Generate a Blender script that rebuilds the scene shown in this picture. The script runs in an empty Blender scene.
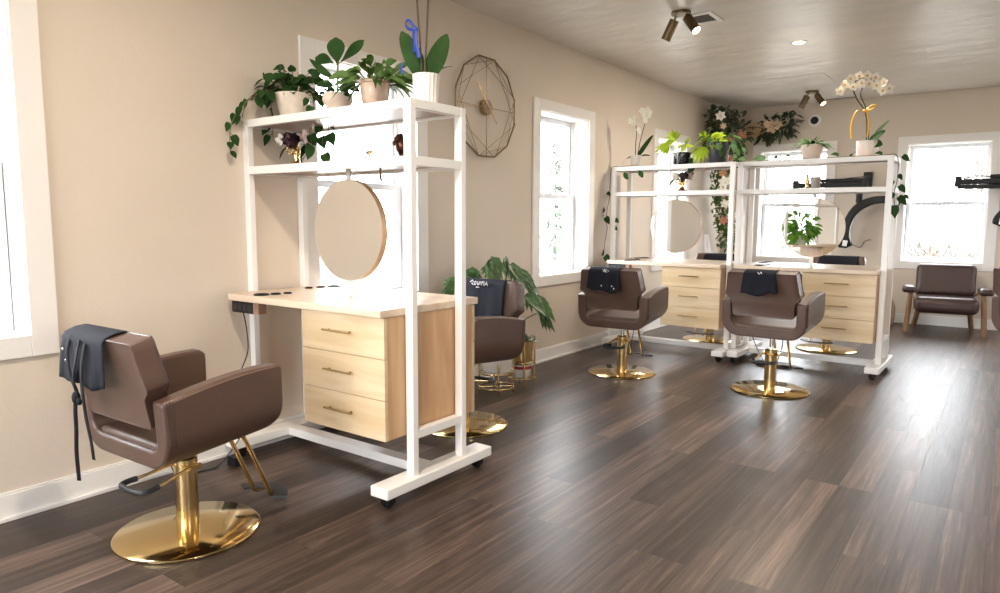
import bpy, bmesh, math, random
from mathutils import Vector, Matrix, Euler
PI = math.pi
R_ = math.radians
scene = bpy.context.scene
COL = scene.collection
rnd = random.Random(7)

# ------------------------------------------------------------------ materials
MATS = {}
def srgb(r, g, b):
    def f(c):
        c /= 255.0
        return c / 12.92 if c <= 0.04045 else ((c + 0.055) / 1.055) ** 2.4
    return (f(r), f(g), f(b), 1.0)

def mat(name, color, rough=0.5, metal=0.0, spec=0.5, bump=None, vary=None, coat=0.0, sheen=0.0, emit=None, trans=0.0, sss=0.0):
    """bump=(scale, strength, stretch xyz); vary=(scale, amount, stretch xyz)"""
    m = bpy.data.materials.new(name); m.use_nodes = True
    nt = m.node_tree; n = nt.nodes; l = nt.links
    b = n['Principled BSDF']
    b.inputs['Base Color'].default_value = color
    b.inputs['Roughness'].default_value = rough
    b.inputs['Metallic'].default_value = metal
    b.inputs['Specular IOR Level'].default_value = spec
    b.inputs['Coat Weight'].default_value = coat
    b.inputs['Sheen Weight'].default_value = sheen
    b.inputs['Transmission Weight'].default_value = trans
    if emit:
        b.inputs['Emission Color'].default_value = emit[0]
        b.inputs['Emission Strength'].default_value = emit[1]
    tc = None
    def coords(stretch):
        nonlocal tc
        if tc is None: tc = n.new('ShaderNodeTexCoord')
        mp = n.new('ShaderNodeMapping'); mp.inputs['Scale'].default_value = stretch
        l.new(tc.outputs['Object'], mp.inputs['Vector']); return mp
    if vary:
        mp = coords(vary[2]); t = n.new('ShaderNodeTexNoise')
        t.inputs['Scale'].default_value = vary[0]; t.inputs['Detail'].default_value = 5
        l.new(mp.outputs[0], t.inputs['Vector'])
        hs = n.new('ShaderNodeMix'); hs.data_type = 'RGBA'
        a = vary[1]
        hs.inputs[6].default_value = tuple(c * (1 - a) for c in color[:3]) + (1,)
        hs.inputs[7].default_value = tuple(min(1, c * (1 + a)) for c in color[:3]) + (1,)
        rmp = n.new('ShaderNodeMapRange'); rmp.inputs['From Min'].default_value = 0.3; rmp.inputs['From Max'].default_value = 0.7
        l.new(t.outputs['Fac'], rmp.inputs['Value']); l.new(rmp.outputs[0], hs.inputs[0])
        l.new(hs.outputs[2], b.inputs['Base Color'])
    if bump:
        mp = coords(bump[2]); t = n.new('ShaderNodeTexNoise')
        t.inputs['Scale'].default_value = bump[0]; t.inputs['Detail'].default_value = 4
        l.new(mp.outputs[0], t.inputs['Vector'])
        bp = n.new('ShaderNodeBump'); bp.inputs['Strength'].default_value = bump[1]; bp.inputs['Distance'].default_value = 0.02
        l.new(t.outputs['Fac'], bp.inputs['Height']); l.new(bp.outputs[0], b.inputs['Normal'])
    MATS[name] = m
    return m

ONE = (1, 1, 1)
WALL = mat('wall_paint', srgb(214, 202, 187), 0.6, bump=(60, 0.06, ONE), vary=(1.2, 0.03, ONE), spec=0.3)
CEIL = mat('ceiling_plaster', srgb(212, 205, 196), 0.32, bump=(1.5, 1.6, (1.0, 1.7, 1.0)), vary=(2.0, 0.05, (1, 3, 1)), spec=0.65)
TRIM = mat('white_trim', srgb(233, 230, 226), 0.4)
SASH = mat('window_vinyl', srgb(226, 229, 236), 0.35)
WMETAL = mat('white_steel', srgb(238, 236, 233), 0.35)
GOLD = mat('polished_brass', (0.74, 0.56, 0.27, 1), 0.13, 1.0)
GOLD_B = mat('brushed_brass', (0.68, 0.50, 0.24, 1), 0.22, 1.0)
HANDLE = mat('aged_brass', (0.42, 0.29, 0.13, 1), 0.3, 1.0)
BRONZE = mat('antique_bronze', (0.17, 0.12, 0.065, 1), 0.35, 1.0)
WIRE = mat('dark_brass_wire', (0.30, 0.20, 0.10, 1), 0.4, 1.0)
CHROME = mat('chrome', (0.75, 0.75, 0.76, 1), 0.12, 1.0)
BLACK = mat('black_plastic', (0.009, 0.009, 0.010, 1), 0.45, spec=0.3)
RUBBER = mat('black_rubber', (0.02, 0.021, 0.024, 1), 0.5)
LEATHER = mat('brown_leather', srgb(85, 63, 53), 0.38, bump=(220, 0.12, ONE), vary=(5, 0.08, ONE), spec=0.6)
LEATHER_S = mat('tan_stitching', srgb(140, 112, 96), 0.5)
LEATHER_D = mat('dark_brown_leather', srgb(70, 52, 50), 0.36, bump=(160, 0.12, ONE), vary=(4, 0.1, ONE))
CLOTH = mat('black_cape_fabric', (0.009, 0.010, 0.017, 1), 0.85, bump=(300, 0.1, ONE), spec=0.25)
STRAP = mat('black_webbing', (0.006, 0.006, 0.009, 1), 0.75, spec=0.2)
LOGO = mat('white_print', (0.85, 0.85, 0.85, 1), 0.6)
LEAF = mat('leaf_green', (0.075, 0.155, 0.030, 1), 0.55, vary=(9, 0.35, ONE))
LEAF_D = mat('leaf_dark_green', (0.022, 0.060, 0.014, 1), 0.68, vary=(9, 0.35, ONE), spec=0.12)
LEAF_L = mat('leaf_lime', (0.36, 0.50, 0.025, 1), 0.42, vary=(9, 0.25, ONE))
LEAF_V = mat('leaf_mottled', (0.060, 0.14, 0.040, 1), 0.4, vary=(22, 0.65, ONE))
LEAF_G = mat('garland_leaf', (0.065, 0.088, 0.048, 1), 0.5, vary=(6, 0.5, ONE))
STEM = mat('plant_stem', (0.09, 0.11, 0.035, 1), 0.55)
STEM_D = mat('dark_stem', (0.055, 0.04, 0.022, 1), 0.55)
SOIL = mat('potting_soil', (0.03, 0.02, 0.014, 1), 0.9, bump=(90, 0.6, ONE))
POT_W = mat('white_ceramic', srgb(232, 226, 218), 0.25)
POT_M = mat('white_speckled_ceramic', srgb(224, 213, 198), 0.35, vary=(30, 0.08, ONE))
POT_P = mat('blush_ceramic', srgb(230, 214, 198), 0.4)
POT_T = mat('taupe_glaze', srgb(196, 172, 154), 0.15, vary=(14, 0.15, ONE))
POT_G = mat('grey_concrete', srgb(196, 188, 180), 0.7, bump=(60, 0.2, ONE), vary=(14, 0.08, ONE))
POT_K = mat('charcoal_pot', (0.012, 0.016, 0.022, 1), 0.5)
PETAL = mat('white_petal', srgb(240, 236, 224), 0.6)
PETAL_C = mat('cream_petal', srgb(226, 200, 170), 0.6)
PETAL_R = mat('peach_petal', srgb(205, 150, 118), 0.6)
ROSE_D = mat('burgundy_petal', (0.035, 0.010, 0.016, 1), 0.6)
ROSE_P = mat('blush_petal', srgb(225, 200, 192), 0.6)
FAN = mat('dried_palm', srgb(196, 164, 128), 0.7)
BLUE = mat('blue_ribbon', (0.020, 0.055, 0.36, 1), 0.45)
YELLOW = mat('yellow_ribbon', (0.72, 0.40, 0.035, 1), 0.45)
RED = mat('red_band', (0.45, 0.02, 0.03, 1), 0.5)
OAK = mat('oak_legs', srgb(128, 98, 70), 0.5, vary=(10, 0.15, (8, 8, 1)))
VASE = mat('stoneware', srgb(190, 168, 138), 0.6, vary=(5, 0.12, (1, 1, 5)))
CANDLE = mat('grey_candle', srgb(172, 160, 152), 0.6)
DARKWOOD = mat('shelf_walnut', srgb(150, 118, 98), 0.28, vary=(7, 0.2, (1.2, 14, 14)))
BARK = mat('bark', (0.15, 0.135, 0.12, 1), 0.9)
EVERGREEN = mat('evergreen', (0.05, 0.075, 0.045, 1), 0.8)
GROUND = mat('winter_lawn', (0.30, 0.29, 0.25, 1), 0.9, vary=(1.0, 0.2, ONE))
VENTG = mat('vent_grey', srgb(150, 144, 140), 0.5)
LAMP = mat('lamp_glow', (1, 0.9, 0.75, 1), 0.5, emit=((1, 0.80, 0.55, 1), 9))
MIRROR = mat('mirror_glass', (0.93, 0.94, 0.93, 1), 0.01, 1.0)
WHITECLOTH = mat('white_voile', srgb(225, 222, 222), 0.8)

def wood(name, c1, c2, rough, axis, scale=1.0):
    """axis: index of the grain direction"""
    m = bpy.data.materials.new(name); m.use_nodes = True
    nt = m.node_tree; n = nt.nodes; l = nt.links; b = n['Principled BSDF']
    tc = n.new('ShaderNodeTexCoord'); mp = n.new('ShaderNodeMapping')
    s = [9 * scale] * 3; s[axis] = 0.9 * scale
    mp.inputs['Scale'].default_value = s
    l.new(tc.outputs['Object'], mp.inputs['Vector'])
    t = n.new('ShaderNodeTexNoise'); t.inputs['Scale'].default_value = 1.6; t.inputs['Detail'].default_value = 8; t.inputs['Distortion'].default_value = 0.9
    l.new(mp.outputs[0], t.inputs['Vector'])
    mx = n.new('ShaderNodeMix'); mx.data_type = 'RGBA'
    mx.inputs[6].default_value = c1; mx.inputs[7].default_value = c2
    r = n.new('ShaderNodeMapRange'); r.inputs['From Min'].default_value = 0.35; r.inputs['From Max'].default_value = 0.68
    l.new(t.outputs['Fac'], r.inputs['Value']); l.new(r.outputs[0], mx.inputs[0])
    l.new(mx.outputs[2], b.inputs['Base Color'])
    b.inputs['Roughness'].default_value = rough
    MATS[name] = m
    return m
MAPLE_T = wood('maple_tabletop', srgb(226, 208, 188), srgb(212, 187, 160), 0.32, 0)
MAPLE_F = wood('maple_drawer_front', srgb(222, 200, 166), srgb(207, 180, 140), 0.4, 0)
MAPLE_SHADE = wood('maple_shaded', srgb(208, 172, 132), srgb(190, 148, 106), 0.42, 2)  # same maple as the drawers, darkened: the side's shade is in the colour
BLOCK = wood('maple_block', srgb(158, 126, 106), srgb(138, 106, 88), 0.5, 0)

def floor_mat():
    m = bpy.data.materials.new('plank_floor'); m.use_nodes = True
    nt = m.node_tree; n = nt.nodes; l = nt.links; b = n['Principled BSDF']
    tc = n.new('ShaderNodeTexCoord')
    mp = n.new('ShaderNodeMapping'); mp.inputs['Rotation'].default_value = (0, 0, R_(90))
    l.new(tc.outputs['Object'], mp.inputs['Vector'])
    br = n.new('ShaderNodeTexBrick'); br.offset = 0.37; br.offset_frequency = 3
    br.inputs['Scale'].default_value = 1.0
    br.inputs['Brick Width'].default_value = 1.22; br.inputs['Row Height'].default_value = 0.152
    br.inputs['Mortar Size'].default_value = 0.0011; br.inputs['Mortar Smooth'].default_value = 0.3
    br.inputs['Color1'].default_value = (0, 0, 0, 1); br.inputs['Color2'].default_value = (1, 1, 1, 1)
    br.inputs['Mortar'].default_value = (0.3, 0.3, 0.3, 1); br.inputs['Bias'].default_value = 0.0
    l.new(mp.outputs[0], br.inputs['Vector'])
    # per-plank shift of the grain
    sh = n.new('ShaderNodeVectorMath'); sh.operation = 'MULTIPLY_ADD'
    sh.inputs[1].default_value = (7.3, 3.1, 5.7)
    l.new(br.outputs['Color'], sh.inputs[0]); l.new(tc.outputs['Object'], sh.inputs[2])
    mg = n.new('ShaderNodeMapping'); mg.inputs['Scale'].default_value = (30, 1.0, 1)
    l.new(sh.outputs[0], mg.inputs['Vector'])
    g = n.new('ShaderNodeTexNoise'); g.inputs['Scale'].default_value = 1.0; g.inputs['Detail'].default_value = 9; g.inputs['Roughness'].default_value = 0.65; g.inputs['Distortion'].default_value = 0.6
    l.new(mg.outputs[0], g.inputs['Vector'])
    mg2 = n.new('ShaderNodeMapping'); mg2.inputs['Scale'].default_value = (150, 5, 1)
    l.new(sh.outputs[0], mg2.inputs['Vector'])
    g2 = n.new('ShaderNodeTexNoise'); g2.inputs['Scale'].default_value = 1.0; g2.inputs['Detail'].default_value = 4
    l.new(mg2.outputs[0], g2.inputs['Vector'])
    ad = n.new('ShaderNodeMath'); ad.operation = 'MULTIPLY_ADD'; ad.inputs[1].default_value = 0.38   # plank tone
    l.new(br.outputs['Color'], ad.inputs[0])
    gm = n.new('ShaderNodeMath'); gm.operation = 'MULTIPLY_ADD'; gm.inputs[1].default_value = 1.2; gm.inputs[2].default_value = -0.50
    l.new(g.outputs['Fac'], gm.inputs[0]); l.new(gm.outputs[0], ad.inputs[2])
    ad2 = n.new('ShaderNodeMath'); ad2.operation = 'MULTIPLY_ADD'; ad2.inputs[1].default_value = 0.55
    l.new(g2.outputs['Fac'], ad2.inputs[0]); l.new(ad.outputs[0], ad2.inputs[2])
    cr = n.new('ShaderNodeValToRGB'); e = cr.color_ramp.elements
    e[0].position = 0.02; e[0].color = srgb(30, 24, 22)
    e[1].position = 1.0; e[1].color = srgb(132, 111, 99)
    x = e.new(0.45); x.color = srgb(57, 46, 41)
    x = e.new(0.72); x.color = srgb(87, 71, 63)
    l.new(ad2.outputs[0], cr.inputs[0])
    mm = n.new('ShaderNodeMix'); mm.data_type = 'RGBA'; mm.inputs[7].default_value = srgb(38, 30, 27)
    l.new(br.outputs['Fac'], mm.inputs[0]); l.new(cr.outputs[0], mm.inputs[6])
    l.new(mm.outputs[2], b.inputs['Base Color'])
    b.inputs['Specular IOR Level'].default_value = 0.38
    rr = n.new('ShaderNodeMapRange'); rr.inputs['To Min'].default_value = 0.26; rr.inputs['To Max'].default_value = 0.48
    l.new(g2.outputs['Fac'], rr.inputs['Value']); l.new(rr.outputs[0], b.inputs['Roughness'])
    bp = n.new('ShaderNodeBump'); bp.inputs['Strength'].default_value = 0.14; bp.inputs['Distance'].default_value = 0.004
    l.new(g2.outputs['Fac'], bp.inputs['Height'])
    bp2 = n.new('ShaderNodeBump'); bp2.inputs['Strength'].default_value = 0.5; bp2.inputs['Distance'].default_value = 0.002; bp2.invert = True
    l.new(br.outputs['Fac'], bp2.inputs['Height']); l.new(bp.outputs[0], bp2.inputs['Normal'])
    l.new(bp2.outputs[0], b.inputs['Normal'])
    return m
FLOOR = floor_mat()

def glass_mat():
    m = bpy.data.materials.new('window_glass'); m.use_nodes = True
    nt = m.node_tree; n = nt.nodes; l = nt.links
    for x in list(n): n.remove(x)
    o = n.new('ShaderNodeOutputMaterial'); t = n.new('ShaderNodeBsdfTransparent'); g = n.new('ShaderNodeBsdfGlossy')
    g.inputs['Roughness'].default_value = 0.0
    lw = n.new('ShaderNodeLayerWeight'); lw.inputs['Blend'].default_value = .5
    pw = n.new('ShaderNodeMath'); pw.operation = 'POWER'; pw.inputs[1].default_value = 4.5; l.new(lw.outputs['Facing'], pw.inputs[0])
    f = n.new('ShaderNodeMath'); f.operation = 'MULTIPLY_ADD'; f.inputs[1].default_value = .55; f.inputs[2].default_value = .03; l.new(pw.outputs[0], f.inputs[0])
    mx = n.new('ShaderNodeMixShader')
    l.new(f.outputs[0], mx.inputs[0]); l.new(t.outputs[0], mx.inputs[1]); l.new(g.outputs[0], mx.inputs[2]); l.new(mx.outputs[0], o.inputs[0])
    return m
GLASS = glass_mat()

def mosaic_mat():
    m = mat('black_mosaic', (0.012, 0.012, 0.016, 1), 0.2)
    n = m.node_tree.nodes; l = m.node_tree.links; b = n['Principled BSDF']
    tc = n.new('ShaderNodeTexCoord'); v = n.new('ShaderNodeTexVoronoi'); v.inputs['Scale'].default_value = 55
    l.new(tc.outputs['Object'], v.inputs['Vector'])
    r = n.new('ShaderNodeValToRGB'); r.color_ramp.interpolation = 'CONSTANT'
    r.color_ramp.elements[0].color = (0.008, 0.008, 0.012, 1)
    r.color_ramp.elements[1].position = 0.82; r.color_ramp.elements[1].color = (0.35, 0.36, 0.38, 1)
    l.new(v.outputs['Color'], r.inputs[0]); l.new(r.outputs[0], b.inputs['Base Color'])
    return m
MOSAIC = mosaic_mat()

# ------------------------------------------------------------------ mesh helpers
class MB:
    def __init__(s): s.v = []; s.f = []
    def add(s, vs, fs):
        o = len(s.v); s.v += [tuple(x) for x in vs]; s.f += [tuple(i + o for i in f) for f in fs]
    def box(s, c, d, rot=None):
        hx, hy, hz = d[0] / 2, d[1] / 2, d[2] / 2
        vs = [Vector((x, y, z)) for x in (-hx, hx) for y in (-hy, hy) for z in (-hz, hz)]
        if rot is not None: vs = [rot @ v for v in vs]
        c = Vector(c)
        s.add([v + c for v in vs], [(0, 1, 3, 2), (4, 6, 7, 5), (0, 4, 5, 1), (2, 3, 7, 6), (0, 2, 6, 4), (1, 5, 7, 3)])
        return s
    def bx(s, x0, x1, y0, y1, z0, z1):
        return s.box(((x0 + x1) / 2, (y0 + y1) / 2, (z0 + z1) / 2), (x1 - x0, y1 - y0, z1 - z0))
    def tube(s, pts, r, n=8, closed=False, cap=True, flat=None):
        pts = [Vector(p) for p in pts]; N = len(pts)
        rad = r if isinstance(r, (list, tuple)) else [r] * N
        rings = []; prev = None
        for i, p in enumerate(pts):
            if closed: t = pts[(i + 1) % N] - pts[i - 1]
            elif i == 0: t = pts[1] - p
            elif i == N - 1: t = p - pts[-2]
            else: t = (pts[i + 1] - p).normalized() + (p - pts[i - 1]).normalized()
            if t.length < 1e-9: t = Vector((0, 0, 1))
            t.normalize()
            if prev is None:
                u = t.orthogonal() if abs(t.z) > 0.95 else t.cross(Vector((0, 0, 1)))
            else:
                u = prev - t * prev.dot(t)
            u.normalize(); prev = u; w = t.cross(u)
            a, b = (1, 1) if flat is None else flat
            rings.append([p + (u * math.cos(2 * PI * k / n) * a + w * math.sin(2 * PI * k / n) * b) * rad[i] for k in range(n)])
        vs = [x for ring in rings for x in ring]; fs = []
        M = N if closed else N - 1
        for i in range(M):
            j = (i + 1) % N
            for k in range(n):
                k2 = (k + 1) % n
                fs.append((i * n + k, i * n + k2, j * n + k2, j * n + k))
        if cap and not closed:
            fs.append(tuple(range(n - 1, -1, -1))); fs.append(tuple((N - 1) * n + k for k in range(n)))
        s.add(vs, fs); return s
    def lathe(s, prof, c=(0, 0, 0), n=32, rot=None, scale=(1, 1)):
        vs = []; fs = []
        for (r, z) in prof:
            for k in range(n):
                a = 2 * PI * k / n
                v = Vector((r * math.cos(a) * scale[0], r * math.sin(a) * scale[1], z))
                if rot is not None: v = rot @ v
                vs.append(v + Vector(c))
        for i in range(len(prof) - 1):
            for k in range(n):
                k2 = (k + 1) % n
                fs.append((i * n + k, i * n + k2, (i + 1) * n + k2, (i + 1) * n + k))
        if prof[0][0] > 1e-6: fs.append(tuple(range(n - 1, -1, -1)))
        if prof[-1][0] > 1e-6: fs.append(tuple((len(prof) - 1) * n + k for k in range(n)))
        s.add(vs, fs); return s
    def ball(s, c, r, n=12, m=8, sc=(1, 1, 1), rot=None):
        prof = [(max(1e-5, math.sin(PI * i / m)), -math.cos(PI * i / m)) for i in range(m + 1)]
        vs = []; fs = []
        for (q, z) in prof:
            for k in range(n):
                a = 2 * PI * k / n
                v = Vector((q * math.cos(a) * sc[0], q * math.sin(a) * sc[1], z * sc[2])) * r
                if rot is not None: v = rot @ v
                vs.append(v + Vector(c))
        for i in range(m):
            for k in range(n):
                k2 = (k + 1) % n
                fs.append((i * n + k, i * n + k2, (i + 1) * n + k2, (i + 1) * n + k))
        s.add(vs, fs); return s
    def leaf(s, base, d, up, L, W, droop=0.3, kind='oval', seg=7, fold=0.25, wav=0.0):
        base = Vector(base); d = Vector(d).normalized(); up = Vector(up)
        side = d.cross(up)
        if side.length < 1e-4: side = d.orthogonal()
        side.normalize(); nrm = side.cross(d).normalized()
        vs = []; fs = []
        for i in range(seg + 1):
            t = i / seg
            if kind == 'oval': w = math.sin(PI * min(1, t * 0.98 + 0.02)) ** 0.75
            elif kind == 'heart': w = max(0, math.sin(PI * (0.20 + 0.80 * t))) ** (0.75 if t < .4 else 1.15)
            elif kind == 'strap': w = (math.sin(PI * t ** 0.8) ** 0.5) if 0 < t < 1 else 0.12
            elif kind == 'fiddle': w = max(0.05, math.sin(PI * t ** 1.5)) ** 0.7 if t < 1 else 0.05
            elif kind == 'lance': w = math.sin(PI * t ** 0.75) if 0 < t < 1 else 0.03
            elif kind == 'lobed': w = (0.35 + 0.65 * abs(math.sin(PI * t * 3.5))) * (1 - t * 0.75)
            w = max(w, 0.02)
            p = base + d * (L * t) + Vector((0, 0, -1)) * (droop * L * t * t)
            hw = W * 0.5 * w
            wv = wav * L * math.sin(t * 9)
            vs += [p - side * hw + nrm * (hw * fold + wv), p, p + side * hw + nrm * (hw * fold - wv)]
        for i in range(seg):
            a = i * 3
            fs += [(a, a + 1, a + 4, a + 3), (a + 1, a + 2, a + 5, a + 4)]
        s.add(vs, fs); return s
    def build(s, name, m, parent=None, smooth=None, bev=0, bseg=2, sub=0, solid=0, loc=None, rot=None):
        me = bpy.data.meshes.new(name); me.from_pydata(s.v, [], s.f); me.validate(); me.update()
        me.materials.append(m)
        o = bpy.data.objects.new(name, me); COL.objects.link(o)
        if parent is not None: o.parent = parent
        if smooth:
            me.polygons.foreach_set('use_smooth', [True] * len(me.polygons))
            if smooth < 180: me.set_sharp_from_angle(angle=R_(smooth))
        if solid:
            md = o.modifiers.new('thickness', 'SOLIDIFY'); md.thickness = solid; md.offset = 0
        if bev:
            md = o.modifiers.new('edge', 'BEVEL'); md.width = bev; md.segments = bseg; md.limit_method = 'ANGLE'; md.angle_limit = R_(40)
        if sub:
            md = o.modifiers.new('round', 'SUBSURF'); md.levels = sub; md.render_levels = sub
        if loc is not None: o.location = loc
        if rot is not None: o.rotation_euler = rot
        return o

def tag(o, label=None, cat=None, group=None, kind=None):
    if label: o['label'] = label
    if cat: o['category'] = cat
    if group: o['group'] = group
    if kind: o['kind'] = kind
    return o
def empty(name, loc=(0, 0, 0), rz=0.0, label=None, cat=None, group=None, kind=None):
    o = bpy.data.objects.new(name, None); COL.objects.link(o)
    o.empty_display_size = 0.1
    o.location = loc; o.rotation_euler = (0, 0, rz)
    return tag(o, label, cat, group, kind)
def copy_tree(o, parent=None):
    c = o.copy(); COL.objects.link(c)
    if parent is not None: c.parent = parent
    for ch in list(o.children): copy_tree(ch, c)
    return c
def bez(p0, p1, p2, p3, n=12):
    p0, p1, p2, p3 = map(Vector, (p0, p1, p2, p3)); r = []
    for i in range(n + 1):
        t = i / n; r.append(p0 * (1 - t) ** 3 + p1 * 3 * t * (1 - t) ** 2 + p2 * 3 * t * t * (1 - t) + p3 * t ** 3)
    return r
def smoothpath(pts, k=6):
    pts = [Vector(p) for p in pts]; out = []
    for i in range(len(pts) - 1):
        p0 = pts[max(0, i - 1)]; p1 = pts[i]; p2 = pts[i + 1]; p3 = pts[min(len(pts) - 1, i + 2)]
        for j in range(k):
            t = j / k
            out.append(0.5 * ((2 * p1) + (p2 - p0) * t + (2 * p0 - 5 * p1 + 4 * p2 - p3) * t * t + (3 * p1 - p0 - 3 * p2 + p3) * t ** 3))
    out.append(pts[-1]); return out

# ------------------------------------------------------------------ the room
XW, XR, YB, YF, ZC = -3.415, 3.00, 10.20, -4.20, 2.88
TH = 0.24
WZ, WH = 0.70, 1.655          # bottom of the casing, its height
OPW, OZ0, OZ1 = 0.44, 0.09, 1.565
def wall_with_holes(name, axis, pos, out, a0, a1, holes):
    """axis 0: plane x=pos running along y; axis 1: plane y=pos running along x. out=+1/-1 outward."""
    cuts = sorted({a0, a1, *[h[0] for h in holes], *[h[1] for h in holes]})
    zc = sorted({0.0, ZC, *[h[2] for h in holes], *[h[3] for h in holes]})
    b = MB()
    lo, hi = (pos, pos + TH) if out > 0 else (pos - TH, pos)
    for i in range(len(cuts) - 1):
        for j in range(len(zc) - 1):
            cm, zm = (cuts[i] + cuts[i + 1]) / 2, (zc[j] + zc[j + 1]) / 2
            if any(h[0] < cm < h[1] and h[2] < zm < h[3] for h in holes): continue
            if axis == 0: b.bx(lo, hi, cuts[i], cuts[i + 1], zc[j], zc[j + 1])
            else: b.bx(cuts[i], cuts[i + 1], lo, hi, zc[j], zc[j + 1])
    return tag(b.build(name, WALL), kind='structure')
left_y = [-2.30 + 0.545, 0.755, 3.20, 5.655, 8.17]
left_y[0] = -1.74
back_x = [-2.50, -0.70, 1.30]
right_y = [-0.25, 8.3]
hole = lambda c: (c - OPW, c + OPW, WZ + OZ0, WZ + OZ1)
wall_with_holes('wall_left', 0, XW, -1, YF - TH, YB + TH, [hole(c) for c in left_y])
wall_with_holes('wall_back', 1, YB, 1, XW, XR, [hole(c) for c in back_x])
wall_with_holes('wall_right', 0, XR, 1, YF - TH, YB + TH, [hole(c) for c in right_y])
front_holes = [(-3.1, -0.75, 0.30, 2.55), (1.6, 2.6, 0.35, 2.3), (-0.45, 0.55, 0.0, 2.15)]
wall_with_holes('wall_front', 1, YF, -1, XW, XR, front_holes)
tag(MB().bx(XW - TH, XR + TH, YF - TH, YB + TH, -0.12, 0.0).build('floor', FLOOR), kind='structure')
tag(MB().bx(XW - TH, XR + TH, YF - TH, YB + TH, ZC, ZC + 0.12).build('ceiling', CEIL), kind='structure')

def baseboard(name, axis, pos, into, a0, a1):
    b = MB()
    for (t, z0, z1) in ((0.014, 0, 0.115), (0.010, 0.115, 0.125), (0.026, 0, 0.018)):
        lo, hi = (pos, pos + into * t) if into > 0 else (pos + into * t, pos)
        if axis == 0: b.bx(lo, hi, a0, a1, z0, z1)
        else: b.bx(a0, a1, lo, hi, z0, z1)
    return tag(b.build(name, TRIM, bev=0.003), kind='structure')
baseboard('baseboard_left', 0, XW, 1, YF, YB)
baseboard('baseboard_back', 1, YB, -1, XW, XR)
baseboard('baseboard_right', 0, XR, -1, YF, YB)
b = MB()
for (x0, x1) in ((XW, -0.55), (0.65, XR)): b.bx(x0, x1, YF, YF + 0.014, 0, 0.125)
tag(b.build('baseboard_front', TRIM, bev=0.003), kind='structure')

def window(n, loc, rz):
    r = tag(empty('window_%d' % n, loc, rz), kind='structure')
    W = 0.545; b = MB()
    b.bx(-W, -OPW + .004, -0.02, 0, 0, WH); b.bx(OPW - .004, W, -0.02, 0, 0, WH)
    b.bx(-OPW + .004, OPW - .004, -0.02, 0, OZ1 - .004, WH); b.bx(-OPW + .004, OPW - .004, -0.02, 0, 0, OZ0 + .004)
    tag(b.build('window_casing', TRIM, r, bev=0.003), kind='structure')
    b = MB(); t = 0.012
    b.bx(-OPW, -OPW + t, 0, TH, OZ0, OZ1); b.bx(OPW - t, OPW, 0, TH, OZ0, OZ1)
    b.bx(-OPW + t, OPW - t, 0, TH, OZ1 - t, OZ1); b.bx(-OPW + t, OPW - t, 0, TH, OZ0, OZ0 + t)
    # tracks
    b.bx(-OPW + t, -OPW + t + .02, .165, .175, OZ0 + t, OZ1 - t); b.bx(OPW - t - .02, OPW - t, .165, .175, OZ0 + t, OZ1 - t)
    tag(b.build('window_jamb', TRIM, r), kind='structure')
    def sash(y0, y1, z0, z1, fw):
        b = MB(); x = OPW - t - .004
        b.bx(-x, -x + fw, y0, y1, z0, z1); b.bx(x - fw, x, y0, y1, z0, z1)
        b.bx(-x + fw, x - fw, y0, y1, z1 - fw, z1); b.bx(-x + fw, x - fw, y0, y1, z0, z0 + fw)
        tag(b.build('window_sash', SASH, r, bev=0.004), kind='structure')
        tag(MB().bx(-x + fw - .005, x - fw + .005, (y0 + y1) / 2 - .002, (y0 + y1) / 2 + .002, z0 + fw - .005, z1 - fw + .005).build('window_pane', GLASS, r), kind='structure')
    sash(.182, .222, .800, OZ1 - t - .003, .042)
    sash(.134, .172, OZ0 + t + .002, .845, .045)
    tag(MB().box((0, .15, .853), (.06, .02, .014)).build('window_latch', SASH, r, bev=.003), kind='structure')
    return r
wn = 1
for c in left_y[1:] + left_y[:1]: window(wn, (XW, c, WZ), R_(90)); wn += 1
for c in back_x: window(wn, (c, YB, WZ), 0); wn += 1
for c in right_y: window(wn, (XR, c, WZ), R_(-90)); wn += 1
for (x0, x1, z0, z1) in front_holes[:2]:       # shop-front panes behind the camera
    r = tag(empty('window_%d' % wn, ((x0 + x1) / 2, YF, 0)), kind='structure'); wn += 1
    w = (x1 - x0) / 2; b = MB()
    for (a, c_) in ((-w - .09, -w), (w, w + .09), ): b.bx(a, c_, 0, .02, z0 - .09, z1 + .09)
    b.bx(-w, w, 0, .02, z1, z1 + .09); b.bx(-w, w, 0, .02, z0 - .09, z0)
    tag(b.build('window_casing', TRIM, r), kind='structure')
    b = MB(); b.bx(-w, -w + .05, -.15, -.1, z0, z1); b.bx(w - .05, w, -.15, -.1, z0, z1); b.bx(-.025, .025, -.15, -.1, z0, z1)
    b.bx(-w, w, -.15, -.1, z1 - .05, z1); b.bx(-w, w, -.15, -.1, z0, z0 + .05)
    tag(b.build('window_sash', SASH, r), kind='structure')
    tag(MB().bx(-w + .05, w - .05, -.127, -.123, z0 + .05, z1 - .05).build('window_pane', GLASS, r), kind='structure')
dr = tag(empty('door_1', (0.05, YF, 0)), kind='structure'); b = MB()
b.bx(-.5, -.38, -.15, -.1, 0.005, 2.15); b.bx(.38, .5, -.15, -.1, 0.005, 2.15); b.bx(-.38, .38, -.15, -.1, 2.03, 2.15); b.bx(-.38, .38, -.15, -.1, .005, 1.0)
tag(b.build('door_frame', SASH, dr), kind='structure')
tag(MB().bx(-.38, .38, -.127, -.123, 1.0, 2.03).build('door_pane', GLASS, dr), kind='structure')

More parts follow.
